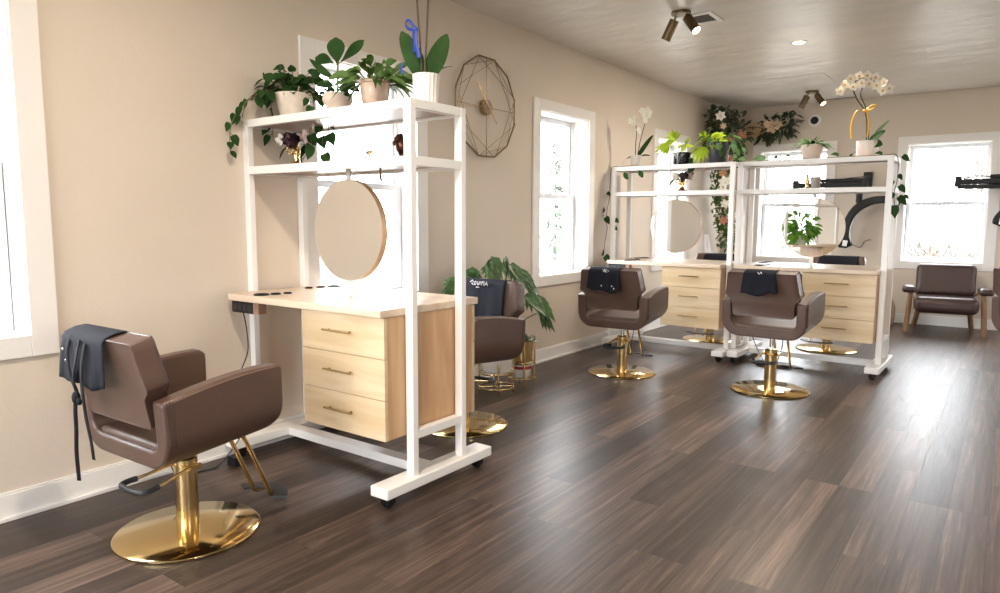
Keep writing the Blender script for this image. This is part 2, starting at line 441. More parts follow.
# outdoors
tag(MB().bx(-60, 60, -60, 70, -0.75, -0.65).build('ground_outside', GROUND), kind='structure')
def bare_tree(loc, h, seed, label):
    q = random.Random(seed); b = MB()
    def grow(p, d, L, r, lev):
        pts = [Vector(p)]; dd = Vector(d)
        for i in range(4):
            dd = (dd + Vector((q.uniform(-.22, .22), q.uniform(-.22, .22), q.uniform(-.05, .16)))).normalized()
            pts.append(pts[-1] + dd * (L / 4))
        b.tube(pts, [r * (1 - .13 * i) for i in range(5)], n=5 if lev < 2 else 3, cap=False)
        if lev < 4:
            for k in range(4 if lev else 5):
                i = q.choice((1, 2, 3, 4)) if lev else q.choice((2, 3, 4))
                a = q.uniform(0, 2 * PI)
                nd = (dd + Vector((math.cos(a), math.sin(a), q.uniform(.0, .5))) * .85).normalized()
                grow(pts[i], nd, L * q.uniform(.5, .75), r * .5, lev + 1)
    grow(loc, (0, 0, 1), h * .45, h * .018, 0)
    o = b.build('bare_tree', BARK); tag(o, label, 'tree', 'bare trees outside the windows')
    return o
bare_tree((-6.5, 22.5, -.66), 6.5, 3, 'bare winter tree outside the window behind the arched dryer')
bare_tree((-1.2, 21.0, -.66), 6.0, 5, 'bare winter tree outside the window above the leather armchair')
bare_tree((1.5, 26.0, -.66), 7.0, 8, 'bare winter tree farther off, right of the one behind the armchair window')
bare_tree((-15.5, 27.5, -.66), 7.0, 11, 'bare winter tree far outside the tall window right of the wire clock')
def brush(loc, seed, label):
    q = random.Random(seed); b = MB()
    for i in range(260):
        x, y = q.uniform(-2.4, 2.4), q.uniform(-.8, .8)
        p = Vector(loc) + Vector((x, y, 0)); d = Vector((q.uniform(-.6, .6), q.uniform(-.3, .3), 1)).normalized()
        pts = [p]
        for k in range(4):
            d = (d + Vector((q.uniform(-.5, .5), q.uniform(-.3, .3), q.uniform(-.35, .2)))).normalized(); pts.append(pts[-1] + d * q.uniform(.45, 1.0))
        b.tube(pts, [.020, .017, .014, .010, .006], n=3, cap=False)
    o = b.build('leafless_brush', BARK); tag(o, label, 'brush', kind='stuff')
brush((-0.6, 14.4, -.66), 2, 'tangle of leafless brush outside the window above the armchair')
brush((-6.0, 14.9, -.66), 4, 'tangle of leafless brush outside the window behind the arched dryer')
def conifer(loc, h, label):
    b = MB(); q = random.Random(int(h * 100))
    b.tube([loc, (loc[0], loc[1], loc[2] + h)], [h * .02, .01], n=6)
    for i in range(420):
        t = q.random() ** .8; z = loc[2] + h * (.08 + .9 * t); rr = h * .24 * (1 - t) * q.uniform(.3, 1) + .05; a = q.uniform(0, 2 * PI)
        b.leaf((loc[0] + rr * .4 * math.cos(a), loc[1] + rr * .4 * math.sin(a), z), (math.cos(a), math.sin(a), -.15), (0, 0, 1), rr * .8 + .1, .16, .3, 'lance', 3)
    tag(b.build('conifer', EVERGREEN), label, 'tree')
conifer((-18.0, 29.0, -.66), 6.2, 'dark green conifer outside the tall window right of the wire clock')

# ------------------------------------------------------------------ styling stations
def make_station(name, label):
    r = empty(name, (0, 0, 0), 0, label, 'styling station', 'wheeled styling stations')
    PX, PY, TX, TY = .626, .1925, .045, .035
    for sx in (-1, 1):
        for sy in (-1, 1):
            b = MB(); xo, yo = sx * PX, sy * PY
            b.bx(min(xo, xo - sx * TX), max(xo, xo - sx * TX), min(yo, yo - sy * TY), max(yo, yo - sy * TY), .1102, 1.83)
            b.build('post', WMETAL, r, bev=.003)
    for sx in (-1, 1):
        x0, x1 = (.535, .645) if sx > 0 else (-.600, -.500)
        ft = MB().bx(x0, x1, -.382, .382, .06, .11).build('foot', WMETAL, r, bev=.006)
        for sy in (-1, 1):
            b = MB(); cx, cy = (x0 + x1) / 2, sy * .325
            b.bx(cx - .026, cx + .026, cy - .03, cy + .03, .053, .0595)
            for dx in (-.021, .021): b.bx(cx + dx - .003, cx + dx + .003, cy - .022, cy + .022, .02, .054)
            rot = Matrix.Rotation(R_(90), 3, 'Y')
            for dx in (-.010, .010):
                b.lathe([(.006, -.007), (.022, -.007), (.026, -.004), (.026, .004), (.022, .007), (.006, .007)], (cx + dx, cy, .0265), 20, rot)
            b.lathe([(.007, -.028), (.007, .028)], (cx, cy, .0265), 10, rot)
            b.build('caster', BLACK, ft, smooth=40)
    MB().bx(-.4995, .5345, -.045, .03, .06, .106).build('floor_beam', WMETAL, r, bev=.003)
    for (nm, z0, z1) in (('top_rail', 1.79, 1.83), ('shelf_rail', 1.538, 1.58)):
        for sy in (-1, 1):
            y0, y1 = sorted((sy * PY, sy * (PY - TY)))
            MB().bx(-PX + TX, PX - TX, y0 + .001, y1 - .001, z0, z1).build(nm, WMETAL, r, bev=.002)
        for sx in (-1, 1):
            x0, x1 = sorted((sx * PX, sx * (PX - TX)))
            MB().bx(x0 + .001, x1 - .001, -PY + TY, PY - TY, z0, z1).build(nm, WMETAL, r, bev=.002)
    for z in (1.80, 1.553):
        b = MB(); w = (2 * (PX - TX)) / 3
        for i in range(3):
            x0 = -PX + TX + i * w
            b.bx(x0 + .003, x0 + w - .003, -PY + TY + .002, PY - TY - .002, z, z + .018)
        b.build('shelf_board', DARKWOOD, r, bev=.001)
    MB().bx(PX - TX + .002, PX - .002, -PY + TY, PY - TY, .285, .325).build('cabinet_rail', WMETAL, r, bev=.002)
    MB().bx(-.579, .579, -.3475, .3475, .865, .90).build('tabletop', MAPLE_T, r, bev=.004)
    X0, X1, YY = .010, .574, .322
    b = MB(); b.bx(X0, X1, -YY + .02, YY - .02, .30, .8645)
    b.build('cabinet_body', MAPLE_SHADE, r, bev=.002)
    hgt = (.8635 - .298) / 3
    for sy in (-1, 1):
        for i in range(3):
            z0 = .298 + i * hgt
            y0, y1 = sorted((sy * YY, sy * (YY - .0195)))
            d = MB().bx(X0 - .002, X1 + .002, y0, y1, z0 + .0015, z0 + hgt - .0015).build('drawer', MAPLE_F, r, bev=.0015)
            zc = z0 + hgt * .56; xc = (X0 + X1) / 2 - .01; b = MB()
            b.tube([(xc - .095, sy * (YY + .026), zc), (xc + .095, sy * (YY + .026), zc)], .0050, 10)
            for dx in (-.072, .072): b.tube([(xc + dx, sy * (YY - .002), zc), (xc + dx, sy * (YY + .026), zc)], .0042, 8)
            b.build('handle', HANDLE, d, smooth=50)
    # round mirror between table and shelf
    rot = Matrix.Rotation(R_(90), 3, 'X')
    mr = MB().lathe([(.250, -.017), (.262, -.017), (.262, .017), (.250, .017)], (0, 0, 1.24), 72, rot).build('mirror', MAPLE_SHADE, r, smooth=40)
    for sy in (-1, 1):
        vs = [(0, sy * .0175, 1.24)] + [(.2605 * math.cos(2 * PI * k / 72), sy * .0175, 1.24 + .2605 * math.sin(2 * PI * k / 72)) for k in range(72)]
        b = MB(); fs = [(0, 1 + (k + 1) % 72, 1 + k) if sy > 0 else (0, 1 + k, 1 + (k + 1) % 72) for k in range(72)]
        b.add(vs, fs); b.build('mirror_glass', MIRROR, mr)
    for (z0, z1) in ((1.495, 1.556), (.899, .985)): MB().bx(-.016, .016, -.005, .005, z0, z1).build('mirror_pole', WMETAL, r, bev=.001)
    # ring holders let into the table
    for (x, y, q) in ((-.37, -.285, .040), (-.345, -.215, .027), (-.33, -.150, .022), (-.47, .10, .022), (-.46, .18, .027), (-.445, .265, .040)):
        b = MB().lathe([(q * .62, .899), (q * .62, .902), (q * .9, .9075), (q, .905), (q, .899)], (x, y, 0), 28)
        b.lathe([(q * .64, .8995), (q * .64, .9012)], (x, y, 0), 28)
        b.build('tool_holder', BLACK, r, smooth=50)
    st = MB().bx(-.562, -.375, -.336, -.285, .803, .8645).build('power_strip', BLACK, r, bev=.002)
    b = MB()
    for k in range(4):
        x = -.545 + k * .042
        b.bx(x, x + .026, -.3385, -.336, .817, .850)
    b.build('socket', RUBBER, st, bev=.001)
    MB().bx(-.3745, -.330, -.336, -.285, .805, .8645).build('cable_block', BLOCK, r, bev=.002)
    return r
ST1 = make_station('styling_station', 'white wheeled styling station nearest the camera, potted plants on top, wood drawers')
ST1.location = (-2.787, 2.4635, 0)
def station_at(x, y, deg, label):
    s = copy_tree(ST1); s.location = (x, y, 0); s.rotation_euler = (0, 0, R_(deg)); s['label'] = label; return s
ROT = -.75
def st_center(rx, ry, deg):
    a = R_(deg); lx, ly = -.645, .1925
    return rx + lx * math.cos(a) - ly * math.sin(a), ry + lx * math.sin(a) + ly * math.cos(a)
c2 = st_center(-2.049, 6.40, ROT); c3 = st_center(-.793, 6.45, ROT)
ST2 = station_at(*c2, ROT, 'white wheeled styling station in the far left corner, lime-leaved plant on top')
ST3 = station_at(*c3, ROT, 'white wheeled styling station under the tall arching white orchid with yellow ribbon')
for p in ST3.children:
    if p.name.split('.')[0] == 'mirror': p.rotation_euler.z = R_(24)
ST4 = station_at(2.15, 1.35, 0, 'white wheeled styling station by the right wall, seen only in the far round mirror')
for p in list(ST4.children):      # the reflected station carries no mirror of its own
    if p.name.split('.')[0] in ('mirror', 'mirror_pole'):
        for g in list(p.children): bpy.data.objects.remove(g)
        bpy.data.objects.remove(p)
def st_point(i, lx, ly, z):
    cx, cy = ((-2.787, 2.4635), c2, c3)[i]; a = R_((0, ROT, ROT)[i])
    return (cx + lx * math.cos(a) - ly * math.sin(a), cy + lx * math.sin(a) + ly * math.cos(a), z)

# ------------------------------------------------------------------ salon chairs
def make_chair(label):
    r = empty('salon_chair', (0, 0, 0), 0, label, 'salon chair', 'hydraulic salon chairs')
    MB().lathe([(0.0001, .0005), (.279, .0005), (.284, .004), (.284, .010), (.279, .014), (.06, .016), (.0001, .016)], n=96).build('base_plate', GOLD, r, smooth=40)
    b = MB().lathe([(.0445, .012), (.0445, .296), (.047, .298), (.047, .318), (.040, .322), (.0001, .322)], n=40)
    b.build('column', GOLD_B, r, smooth=40)
    MB().lathe([(.016, .318), (.016, .47)], n=20).box((0, 0, .462), (.20, .24, .012)).build('piston', CHROME, r, smooth=40)
    # pump lever: wire loop to the rear with a rubber grip
    b = MB()
    b.tube(smoothpath([(.052, .02, .285), (.055, -.03, .285), (.07, -.13, .268), (.078, -.165, .262)], 4), .0065, 8)
    b.tube(smoothpath([(-.052, .02, .285), (-.055, -.03, .285), (-.07, -.13, .268), (-.078, -.165, .262)], 4), .0065, 8)
    b.box((.054, .01, .286), (.016, .05, .022)); b.box((-.054, .01, .286), (.016, .05, .022))
    lv = b.build('pump_lever', GOLD_B, r, smooth=40)
    MB().tube(smoothpath([(.0775, -.161, .262), (.084, -.200, .258), (.070, -.227, .255), (0, -.235, .254), (-.070, -.227, .255), (-.084, -.200, .258), (-.0775, -.161, .262)], 5), .0115, 10).build('lever_grip', RUBBER, lv, smooth=60)
    # foot rest
    b = MB()
    for x in (-.052, .052):
        b.tube(smoothpath([(x, .17, .455), (x, .215, .385), (x, .315, .165), (x, .335, .118), (x, .355, .102), (x, .40, .100)], 5), .0095, 10)
    fr = b.build('footrest_bar', GOLD_B, r, smooth=60)
    vs, fs = [], []; N = 24
    for i in range(N + 1):
        a = R_(28 + 124 * i / N)
        for (q, z) in ((.105, .106), (.105, .116), (.165, .116), (.165, .106)):
            vs.append((q * math.cos(a), .265 + q * math.sin(a), z))
    for i in range(N):
        for k in range(4): fs.append((i * 4 + k, i * 4 + 4 + k, i * 4 + 4 + (k + 1) % 4, i * 4 + (k + 1) % 4))
    fs += [(3, 2, 1, 0), (N * 4, N * 4 + 1, N * 4 + 2, N * 4 + 3)]
    b = MB(); b.add(vs, fs); b.build('foot_plate', RUBBER, fr, bev=.003)
    # U-shaped tub: two arm panels joined by the seat base
    HW, T, ZB, ZT, RO = .305, .070, .437, .708, .125
    outl = []; n = 9
    outl.append((-HW, ZT)); outl.append((-HW, ZT - .02))
    for k in range(1, 5): outl.append((-HW, ZT - .02 + (ZB + RO - ZT + .02) * k / 5))
    for k in range(n + 1):
        a = PI + (PI / 2) * k / n; outl.append((-HW + RO + RO * math.cos(a), ZB + RO + RO * math.sin(a)))
    for k in range(1, 4): outl.append((-HW + RO + (2 * (HW - RO)) * k / 4, ZB))
    right = [(-x, z) for (x, z) in outl if x < -(HW - RO) + 1e-6][::-1]
    outl += right
    # inner line by offsetting the normals
    inn = []
    for i, (x, z) in enumerate(outl):
        p0 = outl[max(0, i - 1)]; p1 = outl[min(len(outl) - 1, i + 1)]
        tx, tz = p1[0] - p0[0], p1[1] - p0[1]; l = math.hypot(tx, tz)
        inn.append((x - tz / l * T, z + tx / l * T))
    ys_n = 7; vs, fs = [], []
    def yrange(z):
        h = (z - ZB) / (ZT - ZB); h = max(0, min(1, h))
        rear = -.240 - .018 * h
        rr = .075; zz = z - ZB
        fr_ = .265 if zz > rr else .265 - rr + math.sqrt(max(0, rr * rr - (rr - zz) ** 2))
        zt = ZT - z
        if zt < .03: fr_ = .265 - .03 + math.sqrt(max(0, .0009 - (.03 - zt) ** 2))
        return rear, fr_
    M = len(outl)
    for layer in (outl, inn):
        for i, (x, z) in enumerate(layer):
            y0, y1 = yrange(outl[i][1])
            for j in range(ys_n):
                t = j / (ys_n - 1); y = y0 + (y1 - y0) * t
                h = (z - ZB) / (ZT - ZB)
                zz = z + h * (.026 * math.sin(PI * min(1, t * .75)) ) * 1.0
                vs.append((x, y, zz + .085 * y))
    idx = lambda L, i, j: L * M * ys_n + i * ys_n + j
    for i in range(M - 1):
        for j in range(ys_n - 1):
            fs.append((idx(0, i, j), idx(0, i, j + 1), idx(0, i + 1, j + 1), idx(0, i + 1, j)))
            fs.append((idx(1, i, j), idx(1, i + 1, j), idx(1, i + 1, j + 1), idx(1, i, j + 1)))
        fs.append((idx(0, i, 0), idx(0, i + 1, 0), idx(1, i + 1, 0), idx(1, i, 0)))
        fs.append((idx(0, i, ys_n - 1), idx(1, i, ys_n - 1), idx(1, i + 1, ys_n - 1), idx(0, i + 1, ys_n - 1)))
    for i in (0, M - 1):
        for j in range(ys_n - 1):
            q = (idx(0, i, j), idx(1, i, j), idx(1, i, j + 1), idx(0, i, j + 1))
            fs.append(q if i == 0 else q[::-1])
    b = MB(); b.add(vs, fs); tub = b.build('arm_shell', LEATHER, r, smooth=38, bev=.012, bseg=3)
    # welt seams along the rear edge of the arm panels
    for off in (.006, .018, .030):
        for sd in (-1, 1):
            b = MB(); b.tube([(sd * (HW + .0003), -.240 - .018 * min(1, max(0, (z - ZB) / (ZT - ZB))) + off + .010, z - .021) for z in (ZB + .10, ZB + .15, ZB + .2, ZT + .002)], .0016, 6)
            b.build('piping', LEATHER_D, tub, smooth=60)
    for sd in (-1, 1):      # stitched seam along the top outer edge of each arm
        b = MB(); pts = []
        for j in range(13):
            t = j / 12; y = -.245 + .495 * t; pts.append((sd * (HW - .001), y, ZT - .010 + .026 * math.sin(PI * min(1, t * .75)) + .085 * y))
        b.tube(pts, .0016, 5); b.build('piping', LEATHER_S, tub, smooth=60)
    b = MB(); b.bx(-.232, .232, -.225, .250, .470, .530)
    b.v = [(x, y, z + .085 * y) for (x, y, z) in b.v]
    b.build('seat_cushion', LEATHER, r, bev=.022, bseg=4, smooth=30)
    # back slab
    lean = R_(13); H = .338
    left = [(-.205, 0), (-.222, .012), (-.224, .09), (-.232, .125), (-.266, .155), (-.270, .17), (-.262, .20), (-.250, .29), (-.246, .325), (-.238, .338), (-.215, H)]
    outline = left + [(-x, h) for (x, h) in left[::-1]]
    def place(x, y, h): return (x, -.208 + y * math.cos(lean) - h * math.sin(lean), .583 + h * math.cos(lean) + y * math.sin(lean))
    vs, fs = [], []; K = len(outline); layers = ((-.040, .955), (-.046, 1.0), (.040, 1.0), (.048, .94))
    for (y, sc) in layers:
        for (x, h) in outline: vs.append(place(x * sc, y, H / 2 + (h - H / 2) * (1 - (1 - sc) * .8)))
    for a in range(3):
        for k in range(K): fs.append((a * K + k, a * K + (k + 1) % K, (a + 1) * K + (k + 1) % K, (a + 1) * K + k))
    fs.append(tuple(range(K - 1, -1, -1))); fs.append(tuple(3 * K + k for k in range(K)))
    b = MB(); b.add(vs, fs); bk = b.build('backrest', LEATHER, r, smooth=42, bev=.016, bseg=4)
    b = MB(); b.tube([place(x * 1.004, .0385, h) for (x, h) in outline], .003, 6, closed=True)
    b.build('piping', LEATHER_D, bk, smooth=60)
    return r
LEAN = R_(13)
CH = []
def chair_at(x, y, deg, dz, label):
    c = make_chair(label) if not CH else copy_tree(CH[0])
    c.location = (x, y, 0); c.rotation_euler = (0, 0, R_(deg)); c['label'] = label; CH.append(c); DZ.append(dz)
    for p in c.children:        # pumped to its own height
        if p.name.split('.')[0] in ('arm_shell', 'seat_cushion', 'backrest', 'footrest_bar', 'piston'): p.location.z = dz
        if p.name.startswith('footrest_bar') and len(CH) == 2: p.rotation_euler.z = 0
    return c
DZ = []
chair_at(-2.69, 1.468, 2, -.040, 'brown leather salon chair in the left foreground, black apron with straps on it')
chair_at(-2.62, 5.33, 4, -.005, 'brown leather salon chair beside the tall left window, seen from behind')
chair_at(-1.43, 5.46, -2, .02, 'brown leather salon chair in front of the right-hand far station, seen from behind')
chair_at(-2.735, 3.33, 180, -.01, 'brown leather salon chair behind the nearest station, cape with white lettering on it')
chair_at(-2.60, 7.42, 182, .01, 'brown leather salon chair on the far side of the station with the lime-leaved plant')
chair_at(-1.45, 7.57, 176, .02, 'brown leather salon chair on the far side of the tall orchid station')
chair_at(.30, 6.30, -41, .06, 'brown leather salon chair cut off by the right edge of the picture')
for p in CH[0].children:
    if p.name.startswith('footrest_bar'): p.rotation_euler.z = R_(5); p.location.x = .07

def drape(ch, name, label, cat, x0, x1, rear, front, rag=.02, seed=1, mirror=1, rear_drop='hang'):
    """cloth folded over the top of the backrest of chair ch (chair space), rear/front = hanging lengths"""
    q = random.Random(seed); b = MB(); H = .338; d = .007
    def P(y, h): return Vector((0, -.208 + y * math.cos(LEAN) - h * math.sin(LEAN), .583 + h * math.cos(LEAN) + y * math.sin(LEAN)))
    path = []
    topr = P(-.049 - d, H - .012)
    nr = 10
    for i in range(nr): 
        t = 1 - i / nr; L = rear * t
        a = P(-.049 - d, H - .012 - L); h = topr + Vector((0, -.004 * t, -L))
        path.append(h)          # hangs straight down behind the leaning back
    for k in range(5):
        a = R_(180 - 45 * k); path.append(P(.0 + math.cos(a) * (.049 + d), H - .010 + math.sin(a) * (.012 + d)))
    nf = 10
    for i in range(1, nf + 1): path.append(P(.056 + d, H - .010 - front * i / nf))
    NX = 22; n = len(path); vs, fs = [], []
    ph = q.uniform(0, 6)
    for i, p in enumerate(path):
        t_r = max(0, 1 - i / nr); t_f = max(0, (i - nr - 4) / nf); e = max(t_r, t_f)
        for k in range(NX + 1):
            u = k / NX; x = x0 + (x1 - x0) * u
            x += (u - .5) * e * .035 + .006 * math.sin(9 * u + ph) * e
            fold = (.5 + .5 * math.sin(u * 15 + ph + e * 1.5)) * .011 * e + (.5 + .5 * math.sin(u * 31 + ph * 2)) * .004 * e
            v = Vector((x, p.y, p.z))
            v.y += -fold if i < nr else (fold if i > nr + 4 else 0)
            ragz = rag * (math.sin(u * 5 + ph) * .6 + math.sin(u * 11 + 2 * ph) * .4)
            if t_r > 0: v.z += ragz * t_r ** 1.5
            if t_f > 0: v.z += ragz * t_f ** 1.5
            vs.append(v)
    for i in range(n - 1):
        for k in range(NX): fs.append((i * (NX + 1) + k, i * (NX + 1) + k + 1, (i + 1) * (NX + 1) + k + 1, (i + 1) * (NX + 1) + k))
    r = empty(name, ch.location + Vector((0, 0, DZ[CH.index(ch)])), ch.rotation_euler.z, label, cat)
    b.add(vs, fs); b.build('fabric', CLOTH, r, smooth=180, solid=.003)
    return r, P
# 1: apron with straps
ap, P = drape(CH[0], 'salon_apron', 'black apron with dangling tied straps over the left foreground chair', 'apron', -.235, .075, .165, .12, .012, 3)
def ribbon(pts, w, name, m, parent, flatdir=(1, 0, 0), th=.0022):
    pts = smoothpath(pts, 5); vs, fs = [], []; fd = Vector(flatdir).normalized()
    for i, p in enumerate(pts):
        vs += [p - fd * w / 2, p + fd * w / 2]
    for i in range(len(pts) - 1): fs.append((2 * i, 2 * i + 1, 2 * i + 3, 2 * i + 2))
    b = MB(); b.add(vs, fs); return b.build(name, m, parent, smooth=180, solid=th)
ribbon([(-.17, -.375, .90), (-.165, -.395, .84), (-.13, -.405, .76), (-.085, -.405, .70), (-.075, -.402, .66)], .020, 'strap', STRAP, ap, (1, .2, 0))
ribbon([(-.085, -.385, .89), (-.088, -.400, .82), (-.10, -.408, .75), (-.095, -.404, .69), (-.08, -.402, .65)], .020, 'strap', STRAP, ap, (1, -.1, 0))
ribbon([(-.045, -.385, .88), (-.042, -.402, .80), (-.035, -.408, .72), (-.025, -.406, .62), (.0, -.404, .52), (.01, -.403, .455)], .021, 'strap', STRAP, ap, (1, 0, 0))
ribbon([(-.08, -.409, .69), (-.095, -.409, .63), (-.10, -.408, .55), (-.112, -.407, .46), (-.108, -.406, .35)], .016, 'strap', STRAP, ap, (1, .5, 0))
MB().ball((-.085, -.408, .675), .022, 12, 8, (1.1, .6, 1.2)).ball((-.06, -.410, .665), .014, 10, 6, (1.2, .6, 1)).build('strap_knot', STRAP, ap, smooth=180)
for (x, z) in ((-.190, .845), (-.172, .805), (-.150, .755)):
    MB().ball((x, -.398, z), .006, 8, 6, (1, .5, 1)).build('snap_button', CHROME, ap, smooth=180)
for p in ap.children:
    if p.name.split('.')[0] != 'fabric': p.location.y = .043
# 2-3: folded capes
def small_print(par, P, x, strokes, h0, y, m=LOGO, rear=True, rr=.0022):
    b = MB()
    for st in strokes: b.tube([(x + u, y, h0 + v) for (u, v) in st], rr, 5)
    b.build('print', m, par)
cp, P = drape(CH[1], 'salon_cape', 'small black cape with white print over the chair beside the left window', 'cape', -.17, .095, .150, .09, .022, 8)
small_print(cp, P, -.02, [[(-.02, .01), (.02, -.012)], [(-.005, .016), (.004, -.016)], [(-.018, -.008), (.016, .012)], [(.022, .004), (.034, -.004)]], .90, -.352)
small_print(cp, P, -.045, [[(0, 0), (.004, -.010)]], .785, -.368, rr=.004); small_print(cp, P, .045, [[(0, 0), (.004, -.010)], [(.018, -.018), (.021, -.030)]], .785, -.368, rr=.004)
cp, P = drape(CH[2], 'salon_cape', 'small black cape over the chair in front of the tall orchid station', 'cape', -.125, .105, .135, .09, .018, 12)
small_print(cp, P, 0, [[(-.016, .006), (-.006, -.008), (.004, .004), (.016, -.004)], [(.006, .010), (.012, .002)]], .905, -.352)
cp, P = drape(CH[3], 'salon_cape', 'navy-black cape with white lettering over the chair behind the nearest station', 'cape', -.165, .20, .12, .27, .012, 5)
# white script along the top edge of the cape front
def script(par, x0, z0, s, y):
    L = [[(0, .6), (.5, 1), (.7, .7), (.4, .3), (.8, .1)], [(1.1, .7), (.95, .2), (1.3, .1), (1.55, .5), (1.35, .8), (1.1, .7)],
         [(1.8, .8), (1.9, .15), (2.2, .2), (2.35, .8)], [(2.6, .8), (2.8, .1), (3.1, .85)], [(3.4, .8), (3.45, .05)], [(3.7, .1), (4.0, .8), (4.35, .05)], [(3.8, .35), (4.25, .35)], [(1.6, -.35), (2.4, -.35)]]
    b = MB()
    for st in L: b.tube([(x0 - u * s, y + (z0 + v * s - .90) * -.22, z0 + v * s) for (u, v) in st], .0028, 5)
    b.build('lettering', LOGO, par)
script(cp, .10, .885, .033, -.197)
drape(CH[4], 'salon_cape', 'black cape on the chair behind the lime-leaved plant station', 'cape', -.16, .16, .14, .12, .012, 21)
drape(CH[5], 'salon_cape', 'black cape on the chair behind the tall orchid station', 'cape', -.20, .17, .14, .12, .012, 22)

# ------------------------------------------------------------------ plants
def pot(prof, m, parent, n=36, soil=None):
    MB().lathe(prof, n=n).build('pot', m, parent, smooth=40)
    if soil: MB().lathe([(soil[0], soil[1] - .02), (soil[0], soil[1]), (.0001, soil[1] + .004)], n=20).build('soil', SOIL, parent, smooth=60)
def dirs(a, e): return Vector((math.cos(a) * math.cos(e), math.sin(a) * math.cos(e), math.sin(e)))
def vine(lb, sb, pts, q, lw=.05, step=.06, kind='heart'):
    pts = smoothpath(pts, 6); sb.tube(pts, .0022, 5)
    acc = 0
    for i in range(1, len(pts)):
        acc += (pts[i] - pts[i - 1]).length
        if acc > step:
            acc = 0; a = q.uniform(0, 2 * PI)
            d = Vector((math.cos(a), math.sin(a) , q.uniform(-.5, .2)))
            p = pts[i] + d * .02; sb.tube([pts[i], p], .0014, 4)
            s = q.uniform(.75, 1.2)
            lb.leaf(p, d * .6 + Vector((0, 0, -.7)), (.5 + q.uniform(-.4, .4), -.8 + q.uniform(-.4, .4), .4), lw * 1.25 * s, lw * 1.05 * s, .2, kind, 6)

SH1 = 1.8302
# pothos in white marbled pot
q = random.Random(21)
r = empty('trailing_pothos', st_point(0, -.435, .0, SH1), 0, 'trailing pothos in a white pot at the left end of the nearest station', 'potted plant', 'plants on top of the nearest station')
pot([(.0001, 0), (.062, 0), (.068, .02), (.094, .140), (.096, .146), (.086, .146), (.084, .125), (.0001, .125)], POT_M, r, soil=(.084, .13))
lb, sb = MB(), MB()
for i in range(95):
    a = q.uniform(0, 2 * PI); e = q.uniform(-.15, 1.1); L = q.uniform(.05, .15)
    front = math.cos(a) * .6 - math.sin(a) * .8
    if front > .2 and e < .75: e += .8; L *= .7
    d = dirs(a, e); p = Vector((d.x * .05, d.y * .05, .14)); tip = p + d * L
    if math.cos(a) < 0: tip += Vector((-.03, 0, 0))
    sb.tube([p, p + d * L * .5 + Vector((0, 0, .02)), tip], .0018, 4)
    lb.leaf(tip, d * .6 + Vector((q.uniform(-.5, .5), q.uniform(-.3, .3), q.uniform(-.9, .1))), (d.x + q.uniform(-.2, .6), d.y - q.uniform(.0, .6), .5), q.uniform(.048, .068), q.uniform(.042, .056), .2, 'heart', 6)
for (pts) in ([(-.05, -.02, .15), (-.13, -.04, .17), (-.155, -.03, .10), (-.15, -.03, 0), (-.145, -.03, -.08)],
              [(-.05, -.05, .15), (-.09, -.15, .15), (-.13, -.25, .04), (-.135, -.30, -.06), (-.13, -.31, -.19)],
              [(-.04, -.06, .15), (-.07, -.16, .13), (-.11, -.22, .08), (-.10, -.25, .0)],
              [(.05, .04, .15), (.11, .08, .12), (.14, .10, .03), (.145, .09, -.02)],
              [(.05, .0, .15), (.12, .02, .13), (.15, .03, .04)]):
    vine(lb, sb, pts, q, .042, .040)
# vine trailing along the middle shelf and hanging below the top board
for (pts) in ([(-.14, .10, -.045), (-.13, .10, -.15), (-.09, .11, -.20), (-.03, .12, -.14), (.0, .12, -.06)],):
    vine(lb, sb, pts, q, .05, .09)
for (x, y, z, a) in ((.18, -.03, -.085, 0), (.25, -.02, -.10, .7), (.215, -.05, -.145, 2.2), (.33, -.03, -.09, -.3), (.285, -.03, -.19, .2)):
    sb.tube(smoothpath([(x - .03, y + .02, -.045), (x - .01, y, (z - .04) / 2 - .02), (x, y, z)], 4), .0018, 4)
    lb.leaf((x, y, z), (math.cos(a) * .6, -.1, -.7), (.6, -.8, .3), .07, .058, .2, 'heart', 6)
sb.build('vine', STEM, r); lb.build('foliage', LEAF_D, r, smooth=180)
# fiddle leaf fig
r = empty('fiddle_leaf_fig', st_point(0, -.070, .0, SH1), 0, 'small fiddle leaf fig in a ribbed blush pot, nearest station', 'potted plant', 'plants on top of the nearest station')
prof = [(.0001, 0), (.062, 0)]
for k in range(9): prof += [(.066 + .012 * math.sin(PI * k / 8), .008 + k * .0105)]
prof = [(.0001, 0), (.064, 0), (.068, .01), (.066, .022), (.058, .034), (.060, .045), (.072, .062), (.078, .08), (.076, .10), (.068, .112), (.062, .112), (.060, .10), (.0001, .10)]
pot(prof, POT_P, r, soil=(.06, .104))
sb, lb = MB(), MB()
sb.tube(smoothpath([(0, 0, .10), (.002, .0, .16), (.004, 0, .22), (.008, 0, .27)], 4), .0055, 7)
for (z, u, v, k, L, W, dr) in ((.235, -.02, 1, .1, .130, .098, .0), (.255, -.9, .40, -.2, .110, .066, .1), (.255, .72, .70, -.2, .160, .062, -.05), (.165, -.80, .62, .1, .155, .038, -.05),
                               (.185, .9, .42, .1, .115, .05, .1), (.15, -.95, .15, .2, .085, .045, .15), (.16, .8, -.1, .2, .10, .045, .3), (.15, .5, -.3, .5, .08, .045, .3)):
    # u sideways, v up, k towards the room
    d = Vector((.8 * u + .6 * k, .6 * u - .8 * k, v)).normalized(); p = Vector((.005, 0, z)); sb.tube([p, p + d * .03], .002, 4)
    lb.leaf(p + d * .025, d, (.6 + q.uniform(-.25, .25), -.8, .25), L, W, dr, 'fiddle' if W > .06 else 'oval', 8, .18)
sb.build('trunk', STEM, r, smooth=180); lb.build('foliage', LEAF_D, r, smooth=180)
